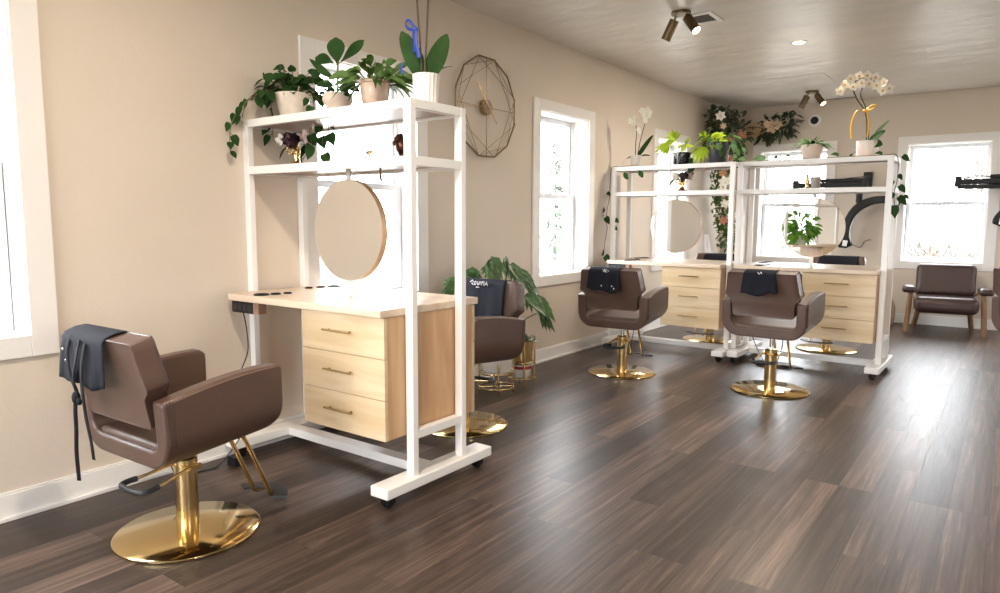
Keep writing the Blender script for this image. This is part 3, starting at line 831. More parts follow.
# bushy plant in taupe pot
r = empty('peace_lily', st_point(0, .205, .0, SH1), 0, 'bushy green plant in a glazed taupe pot, nearest station', 'potted plant', 'plants on top of the nearest station')
pot([(.0001, 0), (.046, 0), (.052, .008), (.066, .05), (.072, .10), (.072, .128), (.077, .131), (.077, .142), (.068, .142), (.066, .12), (.0001, .12)], POT_T, r, soil=(.066, .125))
q = random.Random(4); lb, sb = MB(), MB()
for i in range(80):
    a = q.uniform(0, 2 * PI); e = q.uniform(.05, 1.3); L = q.uniform(.03, .10)
    d = dirs(a, e); p = Vector((d.x * .045, d.y * .045, .125)); t = p + d * L
    sb.tube([p, t], .0018, 4)
    lb.leaf(t, d + Vector((0, 0, -.15)), (.35 + d.x * .5 + q.uniform(-.3, .3), -.5 + d.y * .5 + q.uniform(-.3, .3), .6), q.uniform(.085, .125), q.uniform(.028, .040), q.uniform(.3, .8), 'lance', 7)
sb.build('stems', STEM, r); lb.build('foliage', LEAF, r, smooth=180)
# flowerless orchid with blue ribbon
def fluted(rb, rt, h, k=18, amp=.0022):
    b = MB(); n = k * 4; rows = []
    zs = [0, .004, h * .25, h * .5, h * .75, h - .004, h]
    vs, fs = [], []
    for z in zs:
        for i in range(n):
            a = 2 * PI * i / n; rr = rb + (rt - rb) * z / h + amp * math.sin(k * a)
            vs.append((rr * math.cos(a), rr * math.sin(a), z))
    for j in range(len(zs) - 1):
        for i in range(n): fs.append((j * n + i, j * n + (i + 1) % n, (j + 1) * n + (i + 1) % n, (j + 1) * n + i))
    fs.append(tuple(range(n - 1, -1, -1)))
    o = len(vs)
    for z, rr in ((h, rt - .010), (h - .03, rt - .012)):
        for i in range(n):
            a = 2 * PI * i / n; vs.append((rr * math.cos(a), rr * math.sin(a), z))
    m = (len(zs) - 1) * n
    for i in range(n):
        i2 = (i + 1) % n
        fs.append((m + i, m + i2, o + i2, o + i)); fs.append((o + i, o + i2, o + n + i2, o + n + i))
    fs.append(tuple(o + n + i for i in range(n)))
    b.add(vs, fs); return b
r = empty('orchid', st_point(0, .545, .0, SH1), 0, 'orchid with blue ribbon in a fluted white pot, right end of nearest station', 'potted plant', 'plants on top of the nearest station')
fluted(.050, .062, .135).build('pot', POT_W, r, smooth=50)
MB().lathe([(.049, .106), (.049, .118), (.0001, .122)], n=20).build('soil', SOIL, r)
lb, sb = MB(), MB()
lb.leaf((-.01, -.01, .12), (-.42, -.22, 1), (.6, -.8, .1), .235, .088, .0, 'strap', 9, .10)
lb.leaf((.015, -.0, .12), (.34, .28, 1), (.6, -.8, .1), .215, .088, .0, 'strap', 9, .10)
lb.leaf((-.005, .02, .13), (-.2, .6, .8), (0, -.4, 1), .16, .06, .2, 'strap', 8, .15)
lb.leaf((.01, .02, .13), (.3, .6, .6), (0, -.4, 1), .15, .06, .3, 'strap', 8, .15)
for pts in ([(-.012, -.012, .13), (-.020, -.02, .30), (-.035, -.02, .46), (-.04, -.02, .62), (-.02, -.05, .76), (.03, -.10, .85)], [(.006, -.012, .13), (.014, -.016, .24), (.028, -.018, .40), (.04, -.02, .60), (.08, -.05, .74), (.14, -.10, .80)]):
    sb.tube(smoothpath(pts, 6), .0045, 7)
sb.build('stem', STEM_D, r, smooth=180); lb.build('foliage', LEAF_D, r, smooth=180)
def orchid_flower(b, c, face, s, q):
    face = Vector(face).normalized(); u = face.orthogonal().normalized(); w = face.cross(u)
    a0 = q.uniform(0, .6)
    for k in range(5):
        a = a0 + 2 * PI * k / 5; d = u * math.cos(a) + w * math.sin(a)
        b.leaf(Vector(c), d + face * .25, face, s, s * (.95 if k % 2 else .7), 0, 'oval', 5, .15)
    b.ball(Vector(c) + face * s * .18, s * .2, 7, 5)
rb = MB()
ribbon([(-.04, -.028, .345), (-.075, -.035, .385), (-.095, -.035, .37), (-.075, -.035, .345), (-.04, -.03, .335)], .014, 'ribbon', BLUE, r, (.2, 0, 1))
ribbon([(-.034, -.034, .335), (-.030, -.038, .28), (-.012, -.040, .225), (-.006, -.042, .205)], .022, 'ribbon', BLUE, r, (1, .2, .1))
ribbon([(-.045, -.034, .33), (-.040, -.038, .28), (-.038, -.040, .235)], .014, 'ribbon', BLUE, r, (1, -.2, 0))
ribbon([(-.10, -.05, .19), (-.108, -.052, .165), (-.098, -.052, .14)], .014, 'ribbon', BLUE, r, (1, .1, 0))
MB().ball((-.036, -.032, .338), .012, 8, 6, (1.2, .8, 1)).build('ribbon_knot', BLUE, r, smooth=180)
for (c, f) in (((.03, -.10, .85), (0, -1, .2)), ((.14, -.10, .80), (.2, -1, .1)), ((0, -.075, .81), (-.2, -1, .2))):
    b = MB(); orchid_flower(b, c, f, .045, q); b.build('flower', PETAL, r, smooth=180)

# middle shelf ornaments
MS = 1.5712
def rose(c, s, m, parent, q, name='rose'):
    b = MB(); c = Vector(c); n = 26
    b.ball(c, s * .40, 12, 8)
    for k in range(n):
        z = 1 - 2 * (k + .5) / n; a = k * 2.39996; rr = math.sqrt(1 - z * z)
        d = Vector((rr * math.cos(a), z, rr * math.sin(a))); t = d.cross(Vector((.3, 1, .2))).normalized()
        t = (t * math.cos(k) + d.cross(t) * math.sin(k)).normalized()
        b.leaf(c + d * s * .40 - t * s * .34, t + d * .55, d, s * .74, s * .62, 0, 'oval', 5, -.35)
    return b.build(name, m, parent, smooth=180)
def gold_hand_vase(name, loc, rz, label, dark, cat, s=1.0):
    r = empty(name, loc, rz, label, cat)
    b = MB()
    b.lathe([(.0001, 0), (.052, 0), (.054, .006), (.044, .014), (.022, .035), (.018, .055), (.021, .075), (.0001, .080)], n=20)
    # open hand: palm with fingers spread upward
    b.ball((0, 0, .088), .028, 12, 8, (1.1, .55, 1.0))
    for (x, l, t) in ((-.022, .045, -.5), (-.009, .056, -.18), (.005, .054, .12), (.018, .044, .42)):
        b.tube([(x, 0, .098), (x + t * .018, -.012, .098 + l * .55), (x + t * .034, -.004, .098 + l)], [.0075, .0065, .005], 7)
    b.tube([(.024, -.004, .084), (.042, -.016, .098), (.048, -.018, .116)], [.008, .007, .005], 7)
    for k in range(14):
        a = q.uniform(0, 2 * PI); b.ball((-.03 + .026 * math.cos(a), -.015, .105 + .022 * math.sin(a)), .009, 6, 4)
    b.build('hand', GOLD_B, r, smooth=60)
    rose((.018, -.045, .150), .062, dark, r, q); rose((-.055, -.040, .155), .054, POT_W, r, q); rose((.060, .035, .170), .062, ROSE_P, r, q)
    lb = MB(); lb.leaf((-.05, 0, .14), (-.7, -.2, -.5), (-.3, -.5, 1), .09, .045, .4, 'oval', 6); lb.leaf((.03, .01, .13), (.6, .2, .1), (0, -.5, 1), .07, .035, .4, 'oval', 6)
    lb.build('leaves', LEAF_D, r, smooth=180)
    r.scale = (s, s, s)
    return r
gold_hand_vase('hand_vase', st_point(0, -.395, -.02, MS), 0, 'gold hand vase with burgundy and blush roses, nearest station', ROSE_D, 'ornament')
r = empty('ring_holder', st_point(0, .175, -.02, MS), 0, 'tiny copper butterfly ornament on the shelf above the near mirror', 'ornament')
b = MB(); b.lathe([(.0001, 0), (.016, 0), (.016, .004), (.003, .008), (.003, .03)], n=12)
b.build('base', GOLD_B, r, smooth=50); r.scale = (1.7, 1.7, 1.7)
b = MB()
for s in (-1, 1):
    b.tube([(0, 0, .03), (s * .014, 0, .062), (s * .028, 0, .066), (s * .026, 0, .046), (0, 0, .03)], .0026, 6)
    b.tube([(0, 0, .03), (s * .018, 0, .034), (s * .016, 0, .018), (0, 0, .028)], .0026, 6)
b.build('wings', GOLD_B, r, smooth=60)
r = empty('bronze_bust', st_point(0, .352, .04, MS), 0, 'dark coppery figurine half hidden behind the front right post', 'ornament')
COPPER = mat('aged_copper', (0.12, 0.055, 0.035, 1), .35, 1.0, vary=(30, .6, ONE))
b = MB().lathe([(.0001, 0), (.036, 0), (.038, .01), (.024, .022), (.018, .04), (.024, .05), (.0001, .056)], n=16)
b.ball((0, 0, .088), .042, 14, 10, (.85, .9, 1.1)); b.ball((0, -.036, .082), .010, 8, 6)
b.build('bust', COPPER, r, smooth=60)
b = MB(); q = random.Random(9)
for k in range(34):
    a, e = q.uniform(0, 2 * PI), q.uniform(-.1, 1.4); d = dirs(a, e)
    if d.y < -.55 and d.z < .5: continue
    b.ball(Vector((0, 0, .092)) + d * .042, .013, 7, 5)
b.build('curls', COPPER, r, smooth=60)
# hook under the middle shelf
r = MB().tube(smoothpath([(0, 0, 0), (0, 0, -.035), (.004, -.004, -.052), (.014, -.008, -.062), (.012, -.010, -.05)], 4), .006, 7).build('shelf_hook', BRONZE, smooth=60)
r.location = st_point(0, .215, .02, 1.553); tag(r, 'small hook hanging under the middle shelf right of the near mirror', 'hook')

# ---- station 2 plants
r = empty('orchid', st_point(1, -.45, 0, SH1), 0, 'small white orchid with two stems in a small white pot', 'potted plant')
pot([(.0001, 0), (.045, 0), (.05, .006), (.062, .118), (.064, .122), (.056, .122), (.054, .1), (.0001, .1)], POT_W, r, soil=(.054, .105))
lb, sb = MB(), MB(); q = random.Random(31)
lb.leaf((.01, 0, .10), (.75, -.1, .95), (-.3, -.8, .4), .29, .078, .05, 'strap', 9, .15)
lb.leaf((.01, .0, .10), (.9, -.2, .35), (0, -.5, 1), .17, .05, .3, 'strap', 8, .15)
lb.leaf((-.01, 0, .10), (-.8, -.3, .5), (0, -.5, 1), .16, .06, .95, 'strap', 9, .15)
s1 = smoothpath([(-.01, 0, .1), (-.005, -.01, .25), (.005, -.02, .38), (-.02, -.04, .47)], 6); s2 = smoothpath([(.01, 0, .1), (.04, -.01, .25), (.085, -.02, .40), (.12, -.04, .51)], 6)
sb.tube(s1, .004, 6); sb.tube(s2, .004, 6)
for (x, z) in ((-.045, .46), (.0, .485), (.02, .45), (.04, .37), (-.005, .44), (.085, .55), (.135, .555), (.10, .505), (.15, .50), (.12, .46), (.14, .53)):
    b = MB(); orchid_flower(b, (x, -.05 + q.uniform(-.02, .02), z), (q.uniform(-.5, .5), -1, q.uniform(-.3, .3)), q.uniform(.030, .042), q); b.build('flower', PETAL, r, smooth=180)
lb.build('foliage', LEAF_D, r, smooth=180); sb.build('stem', STEM_D, r, smooth=180)
r = empty('lime_philodendron', st_point(1, .045, 0, SH1), 0, 'lime green philodendron in a black mosaic pot', 'potted plant')
pot([(.0001, 0), (.085, 0), (.087, .004), (.087, .122), (.078, .124), (.076, .1), (.0001, .1)], MOSAIC, r, soil=(.076, .105))
lb, sb = MB(), MB(); q = random.Random(5)
def lobed(b, c, d, up, s, q):
    d = Vector(d).normalized(); up = Vector(up).normalized(); side = d.cross(up).normalized()
    for k in range(-3, 4):
        a = k * .42; dd = d * math.cos(a) + side * math.sin(a)
        b.leaf(Vector(c), dd + Vector((0, 0, -.05)), up, s * (1 - .11 * abs(k)), s * .30, .25, 'lance', 5, .2)
for (t, d, s) in (((-.13, -.04, .19), (-.75, -.3, -.1), .15), ((-.06, -.05, .25), (-.3, -.5, .55), .15), ((.02, .0, .20), (.35, -.6, .3), .14), 
                  ((.24, -.03, .23), (.1, -.4, .5), .15), ((.30, -.05, .235), (.9, -.2, .1), .17), ((.205, -.06, .16), (-.1, -.3, -.9), .15), ((.34, -.02, .20), (.65, -.2, -.7), .16), ((-.02, .08, .2), (0, .8, .3), .13)):
    sb.tube(smoothpath([(t[0] * .15, t[1] * .3, .10), (t[0] * .55, t[1], .10 + (t[2] - .10) * .75), t], 5), .003, 5)
    lobed(lb, t, d, (0, -.9, .6), s, q)
sb.build('stems', LEAF_L, r, smooth=180); lb.build('foliage', LEAF_L, r, smooth=180)
r = empty('trailing_hoya', st_point(1, .40, 0, SH1), 0, 'leafy plant in a tall charcoal pot where the two far stations meet', 'potted plant')
pot([(.0001, 0), (.080, 0), (.084, .006), (.100, .195), (.101, .2), (.092, .2), (.09, .18), (.0001, .18)], POT_K, r, soil=(.09, .185))
q = random.Random(14); lb, sb = MB(), MB()
for i in range(30):
    a = q.uniform(0, 2 * PI); e = q.uniform(.1, 1.2); d = dirs(a, e); L = q.uniform(.05, .13); p = Vector((d.x * .05, d.y * .05, .19)); t = p + d * L
    sb.tube([p, t], .002, 4); lb.leaf(t, d + Vector((0, 0, -.5)), (0, -.4, 1), q.uniform(.07, .11), q.uniform(.04, .06), .5, 'heart', 6)
for pts in ([(.08, -.05, .2), (.14, -.09, .2), (.17, -.10, .10), (.175, -.10, .02)], [(.03, -.08, .2), (.05, -.13, .17), (.055, -.13, .09)], [(-.09, -.03, .2), (-.15, -.06, .18), (-.19, -.07, .08), (-.2, -.08, .0)], [(.06, .04, .2), (.16, .02, .22), (.22, 0, .14), (.25, -.03, .03)]):
    vine(lb, sb, pts, q, .06, .045)
sb.build('stems', STEM, r); lb.build('foliage', LEAF_D, r, smooth=180)
gold_hand_vase('hand_vase', st_point(1, .055, -.02, MS), R_(15), 'gold figure vase with dried brown flowers, shelf under the lime plant', mat('dried_brown_petal', (.035, .018, .015, 1), .7), 'ornament', 1.02)
# ivy hanging down the left end of station 2
r = empty('trailing_ivy', st_point(1, -.635, -.12, SH1), 0, 'thin ivy strand hanging down the left end of the far left station', 'ivy')
q = random.Random(77); lb, sb = MB(), MB()
sb.tube(smoothpath([(.05, 0, .006), (.0, .0, .012), (-.035, 0, -.02), (-.045, 0, -.2), (-.03, -.03, -.30), (-.05, -.04, -.42), (-.06, -.04, -.55), (-.04, -.05, -.62), (-.06, -.06, -.78), (-.07, -.06, -.9)], 6), .003, 5)
for (x, z, a, s) in ((-.07, -.42, 2.8, .085), (-.085, -.47, 3.6, .08), (-.06, -.50, 5.2, .08), (-.07, -.86, 3.0, .09), (-.06, -.90, 5.6, .09), (-.11, -.92, 3.3, .07), (-.05, -.25, 0, .05), (.04, -.52, 0, .06), (.04, -.60, -.6, .05)):
    lb.leaf((x, -.05, z), (math.cos(a), -.1, -.55), (0, -1, .5), s, s * .8, .2, 'heart', 6)
for (x, z) in ((.17, -.06), (.33, -.045)):
    sb.tube([(x, -.12, -.02), (x, -.12, z)], .0015, 4); lb.leaf((x, -.12, z), (.5, -.2, -.6), (0, -1, .5), .09, .05, .1, 'oval', 6)
sb.tube(smoothpath([(.05, 0, .006), (.2, -.1, .006), (.33, -.12, .006)], 4), .002, 5)
sb.build('vine', STEM_D, r); lb.build('leaves', LEAF_D, r, smooth=180)
# ---- plant on the station seen in the mirror
r = empty('leafy_plant', (1.90, 1.42, .9005), 0, 'bright green leafy plant seen reflected in the far right round mirror', 'potted plant')
pot([(.0001, 0), (.09, 0), (.11, .15), (.10, .15), (.098, .13), (.0001, .13)], POT_W, r, soil=(.098, .135))
q = random.Random(51); lb, sb = MB(), MB()
for i in range(190):
    a = q.uniform(0, 2 * PI); e = q.uniform(-.25, 1.4); d = dirs(a, e); p = Vector((0, 0, .14)); t = p + d * q.uniform(.10, .13 + .28 * max(0, math.sin(e)))
    if i % 3 == 0: sb.tube([p, t], .003, 4)
    lb.leaf(t, d + Vector((0, 0, -.7)), (d.x, d.y + .6, .4), q.uniform(.10, .17), q.uniform(.05, .075), .3, 'oval', 6)
sb.build('stems', STEM, r); lb.build('foliage', mat('leaf_fresh', (.12, .30, .03, 1), .42, vary=(9, .3, ONE)), r, smooth=180)
# ---- station 3 plants
r = empty('spiky_succulent', st_point(2, -.045, 0, SH1), 0, 'low green plant with arching leaves in a grey concrete pot', 'potted plant')
pot([(.0001, 0), (.058, 0), (.070, .012), (.086, .08), (.088, .135), (.080, .135), (.078, .115), (.0001, .115)], POT_G, r, soil=(.078, .12))
q = random.Random(15); lb = MB()
for i in range(30):
    a = q.uniform(0, 2 * PI); e = q.uniform(.35, 1.15); d = dirs(a, e)
    lb.leaf(Vector((d.x * .03, d.y * .03, .12)), d, (d.x * -.3 + .2, d.y * -.3 - .5, 1), q.uniform(.13, .20), .042, q.uniform(.35, .75), 'lance', 8, .2)
lb.build('foliage', LEAF_D, r, smooth=180)
r = empty('tall_orchid', st_point(2, .395, 0, SH1), 0, 'tall arching white orchid tied with yellow ribbon in a white pot', 'potted plant')
pot([(.0001, 0), (.076, 0), (.080, .005), (.086, .135), (.087, .14), (.078, .14), (.076, .12), (.0001, .12)], POT_W, r, soil=(.076, .124))
q = random.Random(6); lb, sb = MB(), MB()
lb.leaf((.01, -.02, .12), (.75, -.2, .65), (-.5, -.7, .6), .17, .10, .1, 'strap', 8, .15); lb.leaf((.03, -.02, .11), (.75, -.3, .15), (0, -.9, .6), .10, .09, .3, 'strap', 8, .15)
lb.leaf((.05, 0, .20), (.75, 0, .65), (-.3, -.8, .4), .14, .028, -.1, 'strap', 8, .15)
s1 = smoothpath([(-.01, 0, .12), (-.015, -.01, .30), (-.04, -.02, .40), (-.10, -.04, .50), (-.13, -.05, .60), (-.08, -.06, .65), (.02, -.07, .63), (.10, -.08, .53)], 7)
s2 = smoothpath([(.005, 0, .12), (0, -.01, .30), (-.03, -.02, .42), (-.07, -.03, .52), (-.05, -.03, .60), (.0, -.03, .64)], 6)
sb.tube(s1, .0055, 6); sb.tube(s2, .005, 6)
for (x, z) in ((-.225, .565), (-.185, .612), (-.140, .650), (-.125, .588), (-.085, .672), (-.062, .612), (-.022, .668), (-.005, .600), (.040, .645), (.055, .575), (.098, .602), (.105, .528), (.145, .548)):
    c = (x, -.08 + q.uniform(-.05, .04), z); s_ = q.uniform(.040, .046)
    b = MB(); orchid_flower(b, c, (q.uniform(-.35, .5), -1, q.uniform(-.2, .2)), s_, q); fl = b.build('flower', PETAL, r, smooth=180)
    MB().ball((c[0] + .002, c[1] - s_ * .35, c[2] - .002), s_ * .22, 8, 6).build('flower_center', YELLOW, fl, smooth=180)
lb.build('foliage', LEAF_D, r, smooth=180); sb.build('stem', STEM_D, r, smooth=180)
ribbon([(-.035, -.03, .39), (-.085, -.04, .395), (-.115, -.045, .33), (-.125, -.05, .24), (-.115, -.05, .165)], .018, 'ribbon', YELLOW, r, (1, 0, .25))
ribbon([(-.03, -.03, .385), (-.008, -.035, .36), (.008, -.04, .27), (.0, -.04, .17)], .014, 'ribbon', YELLOW, r, (1, .1, .1))
ribbon([(-.03, -.032, .39), (.02, -.04, .425), (.055, -.045, .42), (.02, -.045, .395), (-.03, -.034, .385)], .018, 'ribbon', YELLOW, r, (.1, .2, 1))
MB().ball((-.03, -.034, .388), .014, 8, 6, (1.3, .8, 1)).build('ribbon_knot', YELLOW, r, smooth=180)
# ivy trailing along the top and down the right end
r = empty('trailing_ivy', st_point(2, .55, -.08, SH1), 0, 'ivy trailing over the top and down the right end of the orchid station', 'ivy')
q = random.Random(78); lb, sb = MB(), MB()
sb.tube(smoothpath([(-1.15, -.06, .006), (-.9, -.03, .008), (-.6, -.07, .006), (-.3, -.05, .008), (0, -.03, .01), (.07, 0, .012), (.09, .02, -.05), (.09, .02, -.2), (.075, .02, -.30), (.085, .02, -.42)], 8), .003, 5)
for (x, y, z, a, s) in ((-1.12, -.08, .012, 4, .09), (-.95, -.06, .014, 3.6, .12), (-.88, -.07, .012, 5.4, .08), (-.72, -.08, .012, 4.4, .09), (-.34, -.09, .014, 4.1, .08), (-.24, -.08, .012, 5.0, .09), (-.02, -.05, .014, 4, .07), (-1.2, -.08, .01, 5, .09)):
    lb.leaf((x, y, z), (math.cos(a), math.sin(a) * .5, .35), (0, -.6, .8), s, s * .75, .35, 'heart', 6)
for (x, z, a, s) in ((.12, .0, .2, .08), (.10, -.15, 1.0, .06), (.07, -.20, 3.8, .085), (.11, -.24, 5.5, .085), (.075, -.30, 4.0, .10), (.11, -.33, 5.6, .10), (.085, -.40, 4.8, .11), (.15, -.32, .1, .05)):
    lb.leaf((x, .0, z), (math.cos(a), -.1, -.7), (0, -1, .5), s * .85, s * .62, .2, 'heart', 6)
sb.build('vine', STEM_D, r); lb.build('leaves', LEAF_D, r, smooth=180)
r = empty('gold_figurine', st_point(2, -.055, -.06, MS), 0, 'small gold figurine on the shelf in front of the far window', 'ornament')
b = MB().lathe([(.0001, 0), (.022, 0), (.02, .01), (.012, .03), (.018, .05), (.022, .07), (.014, .088), (.017, .10), (.010, .125), (.006, .14), (.0001, .145)], n=14)
b.build('body', GOLD_B, r, smooth=60); MB().tube(smoothpath([(.016, 0, .07), (.034, -.01, .085), (.026, -.01, .11)], 4), .005, 6).tube(smoothpath([(-.016, 0, .07), (-.034, -.01, .075), (-.036, -.01, .10)], 4), .005, 6).build('arms', GOLD_B, r, smooth=60)
r = MB().lathe([(.0001, 0), (.034, 0), (.036, .004), (.043, .108), (.040, .112), (.036, .112), (.034, .02), (.0001, .02)], n=24).build('grey_cup', CANDLE, smooth=40)
r.location = st_point(2, .01, -.04, MS); tag(r, 'grey tapered cup beside the gold figurine on the far shelf', 'cup')

# ------------------------------------------------------------------ wall clock
r = empty('wire_clock', (XW + .03, 4.415, 2.172), 0, 'geometric brass wire wall clock on the left wall', 'clock')
N = 12; RO_ = .39
def cv(a, rr, dx=0): return Vector((dx, rr * math.sin(a), rr * math.cos(a)))
outer = [cv(2 * PI * k / N + .26, RO_) for k in range(N)]
b = MB(); b.tube(outer, .0062, 6, closed=True); b.build('outer_frame', WIRE, r, smooth=60)
b = MB()
for k in range(N): b.tube([outer[k], outer[(k + 3) % N] + Vector((.012, 0, 0))], .0022, 5) if k % 3 != 1 else None
for k in range(0, N, 2): b.tube([outer[k], outer[(k + 2) % N]], .0022, 5)
b.build('wire_web', WIRE, r)
b = MB()
for a in (0, PI / 2, PI, 3 * PI / 2): b.tube([cv(a, .04), cv(a, RO_ * .985)], .0028, 5)
b.build('spoke', WIRE, r)
rotY = Matrix.Rotation(R_(90), 3, 'Y')
MB().lathe([(.0001, -.028), (.058, -.028), (.060, -.022), (.060, .012), (.054, .018), (.012, .018), (.012, .022), (.0001, .022)], (0, 0, 0), 32, rotY).build('movement', mat('clock_movement', (.30, .20, .10, 1), .5, vary=(30, .3, ONE)), r, smooth=40)
MB().box((.024, -.075, .09), (.003, .012, .20), Matrix.Rotation(R_(40), 3, 'X')).build('hour_hand', WIRE, r)
MB().box((.028, .045, -.055), (.003, .009, .17), Matrix.Rotation(R_(-140), 3, 'X')).build('minute_hand', WIRE, r)

# ------------------------------------------------------------------ corner by the clock: monstera and plant stands
def plant_stand(name, loc, h, rr, shelves, label):
    r = empty(name, loc, 0, label, 'plant stand')
    for k in range(4):
        a = PI / 4 + k * PI / 2
        MB().tube([(rr * math.cos(a), rr * math.sin(a), .0), (rr * math.cos(a), rr * math.sin(a), h)], .008, 8).build('leg', GOLD_B, r, smooth=60)
    for z in shelves:
        b = MB(); b.tube([cv2(2 * PI * k / 28, rr, z) for k in range(28)], .006, 6, closed=True)
        b.tube([(-rr * .7, -rr * .7, z), (rr * .7, rr * .7, z)], .004, 6); b.tube([(-rr * .7, rr * .7, z), (rr * .7, -rr * .7, z)], .004, 6)
        b.build('ring_shelf', GOLD_B, r, smooth=60)
    return r
def cv2(a, rr, z): return (rr * math.cos(a), rr * math.sin(a), z)
plant_stand('plant_stand', (-3.02, 4.40, 0), .40, .10, (.075, .20), 'round gold wire plant stand holding the small pot with a red band')
r = empty('banded_pot_plant', (-3.02, 4.40, .0812), 0, 'tiny plant in a white pot with a red band, low on the gold stand', 'potted plant')
MB().lathe([(.0001, 0), (.060, 0), (.066, .006), (.074, .075), (.068, .10), (.062, .10), (.06, .08), (.0001, .08)], n=32).build('pot', POT_W, r, smooth=40)
MB().lathe([(.0735, .066), (.0765, .067), (.0765, .087), (.0735, .089)], n=32).build('band', RED, r)
q = random.Random(3); lb = MB()
for i in range(26):
    a, e = q.uniform(0, 2 * PI), q.uniform(.2, 1.3); d = dirs(a, e); lb.leaf((d.x * .02, d.y * .02, .085), d, (0, 0, 1), q.uniform(.05, .075), .02, .4, 'lance', 5)
lb.build('foliage', LEAF_D, r, smooth=180)
r = empty('gold_pot_plant', (-3.02, 4.40, .2062), 0, 'leafy plant in a gold pot at the top of the gold stand', 'potted plant')
MB().lathe([(.0001, 0), (.078, 0), (.082, .004), (.088, .16), (.080, .16), (.078, .14), (.0001, .14)], n=32).build('pot', GOLD_B, r, smooth=40)
q = random.Random(8); lb, sb = MB(), MB()
for i in range(24):
    a, e = q.uniform(0, 2 * PI), q.uniform(.2, 1.2); d = dirs(a, e); p = Vector((d.x * .03, d.y * .03, .14)); t = p + d * q.uniform(.02, .05); sb.tube([p, t], .002, 4)
    lb.leaf(t, d, (0, 0, 1), q.uniform(.07, .11), .035, .5, 'oval', 6)
sb.build('stems', STEM, r); lb.build('foliage', LEAF_V, r, smooth=180)
plant_stand('plant_stand', (-3.06, 4.12, 0), .24, .13, (.05, .16), 'round gold wire plant stand under the monstera, behind the station chair')
r = empty('monstera', (-3.06, 4.12, .1662), 0, 'large mottled monstera in a white pot against the left wall', 'potted plant')
pot([(.0001, 0), (.09, 0), (.11, .01), (.125, .10), (.128, .17), (.118, .17), (.115, .15), (.0001, .15)], POT_W, r, soil=(.115, .155))
q = random.Random(18); lb, sb = MB(), MB()
for (x, y, z, s, dx, dy) in ((-.02, -.22, .78, .19, -.2, -.4), (.02, -.05, .86, .20, .3, -.3), (.05, .1, .80, .20, .4, .3), (-.05, -.36, .72, .20, -.2, -.6), (.02, -.42, .62, .18, .2, -.6), (.03, .26, .74, .18, .4, .6), (-.02, .40, .66, .21, .2, .8),
                      (.04, .46, .52, .23, .4, .5), (.06, .02, .66, .20, .8, 0), (.08, -.2, .62, .20, .8, -.3), (-.06, .18, .84, .17, -.1, .4), (.05, .50, .40, .20, .3, .6), (-.08, -.12, .70, .2, -.5, 0), (.10, .22, .56, .2, .9, .3), (.02, -.12, .80, .16, .5, -.6)):
    sb.tube(smoothpath([(x * .2, y * .1, .15), (x * .5, y * .35, .15 + (z - .15) * .65), (x, y, z)], 5), .005, 6)
    d = Vector((dx, dy, -.55)).normalized(); up = Vector((.75, -.25, .6))
    side = d.cross(up).normalized()
    lb.leaf((x, y, z), d, up, s, s * .50, .25, 'heart', 7, .18)
    for k in range(-3, 4):      # split lobes
        if k == 0: continue
        a = k * .36; dd = d * math.cos(a) + side * math.sin(a)
        lb.leaf(Vector((x, y, z)) + d * s * .12, dd, up, s * (.80 - .09 * abs(k)), s * .22, .25, 'lance', 5, .2)
sb.build('stems', STEM, r, smooth=180); lb.build('foliage', LEAF_V, r, smooth=180)

# ------------------------------------------------------------------ flower garland in the far left corner
r = empty('flower_garland', (-3.2, 9.6, .0), 0, 'dark green flower garland climbing the far left corner to the ceiling', 'garland')
q = random.Random(40); lb, sb = MB(), MB(); lb2 = MB()
def cluster(c, rx, ry, rz_, n, big, lb):
    for i in range(n):
        d = Vector((q.gauss(0, 1), q.gauss(0, 1), q.gauss(0, 1))).normalized(); k = q.random() ** .4
        p = Vector(c) + Vector((d.x * rx * k, d.y * ry * k, d.z * rz_ * k))
        p.x = max(p.x, -.185); p.y = min(p.y, .575); p.z = min(p.z, 2.86)
        d2 = (d + Vector((q.uniform(-.6, .6), q.uniform(-.9, .3), q.uniform(-.5, .4)))).normalized()
        if p.x < -.1: d2.x = abs(d2.x)
        if p.y > .48: d2.y = -abs(d2.y)
        if p.z > 2.74: d2.z = -abs(d2.z)
        lb.leaf(p, d2, (q.uniform(-.5, .5), -.5, 1), q.uniform(.7, 1.3) * big, q.uniform(.35, .55) * big, .25, q.choice(('oval', 'lance', 'oval')), 5)
cluster((-.02, -.34, 2.56), .20, .32, .26, 200, .12, lb); cluster((.05, .05, 2.48), .20, .30, .26, 130, .12, lb)
cluster((-.04, -.24, 2.28), .15, .24, .22, 80, .11, lb)
path = [(-.06, -.28, 2.2), (-.04, -.20, 1.9), (-.04, -.14, 1.6), (.0, -.02, 1.3), (.0, .10, 1.0)]
pp = smoothpath(path, 8); sb.tube(pp, .012, 6)
for p in pp[::2]: cluster(p, .15, .19, .10, 34, .075, lb2)
cluster((.50, .46, 2.58), .26, .09, .15, 120, .10, lb); cluster((.36, .46, 2.46), .12, .08, .10, 36, .09, lb); cluster((.66, .48, 2.70), .10, .06, .12, 26, .08, lb)
sb.tube(smoothpath([(.0, .3, 2.5), (.3, .46, 2.5), (.75, .52, 2.62)], 5), .01, 6)
sb.build('branches', STEM_D, r, smooth=180); lb.build('foliage', LEAF_G, r, smooth=180); lb2.build('cascade_foliage', LEAF, r, smooth=180)
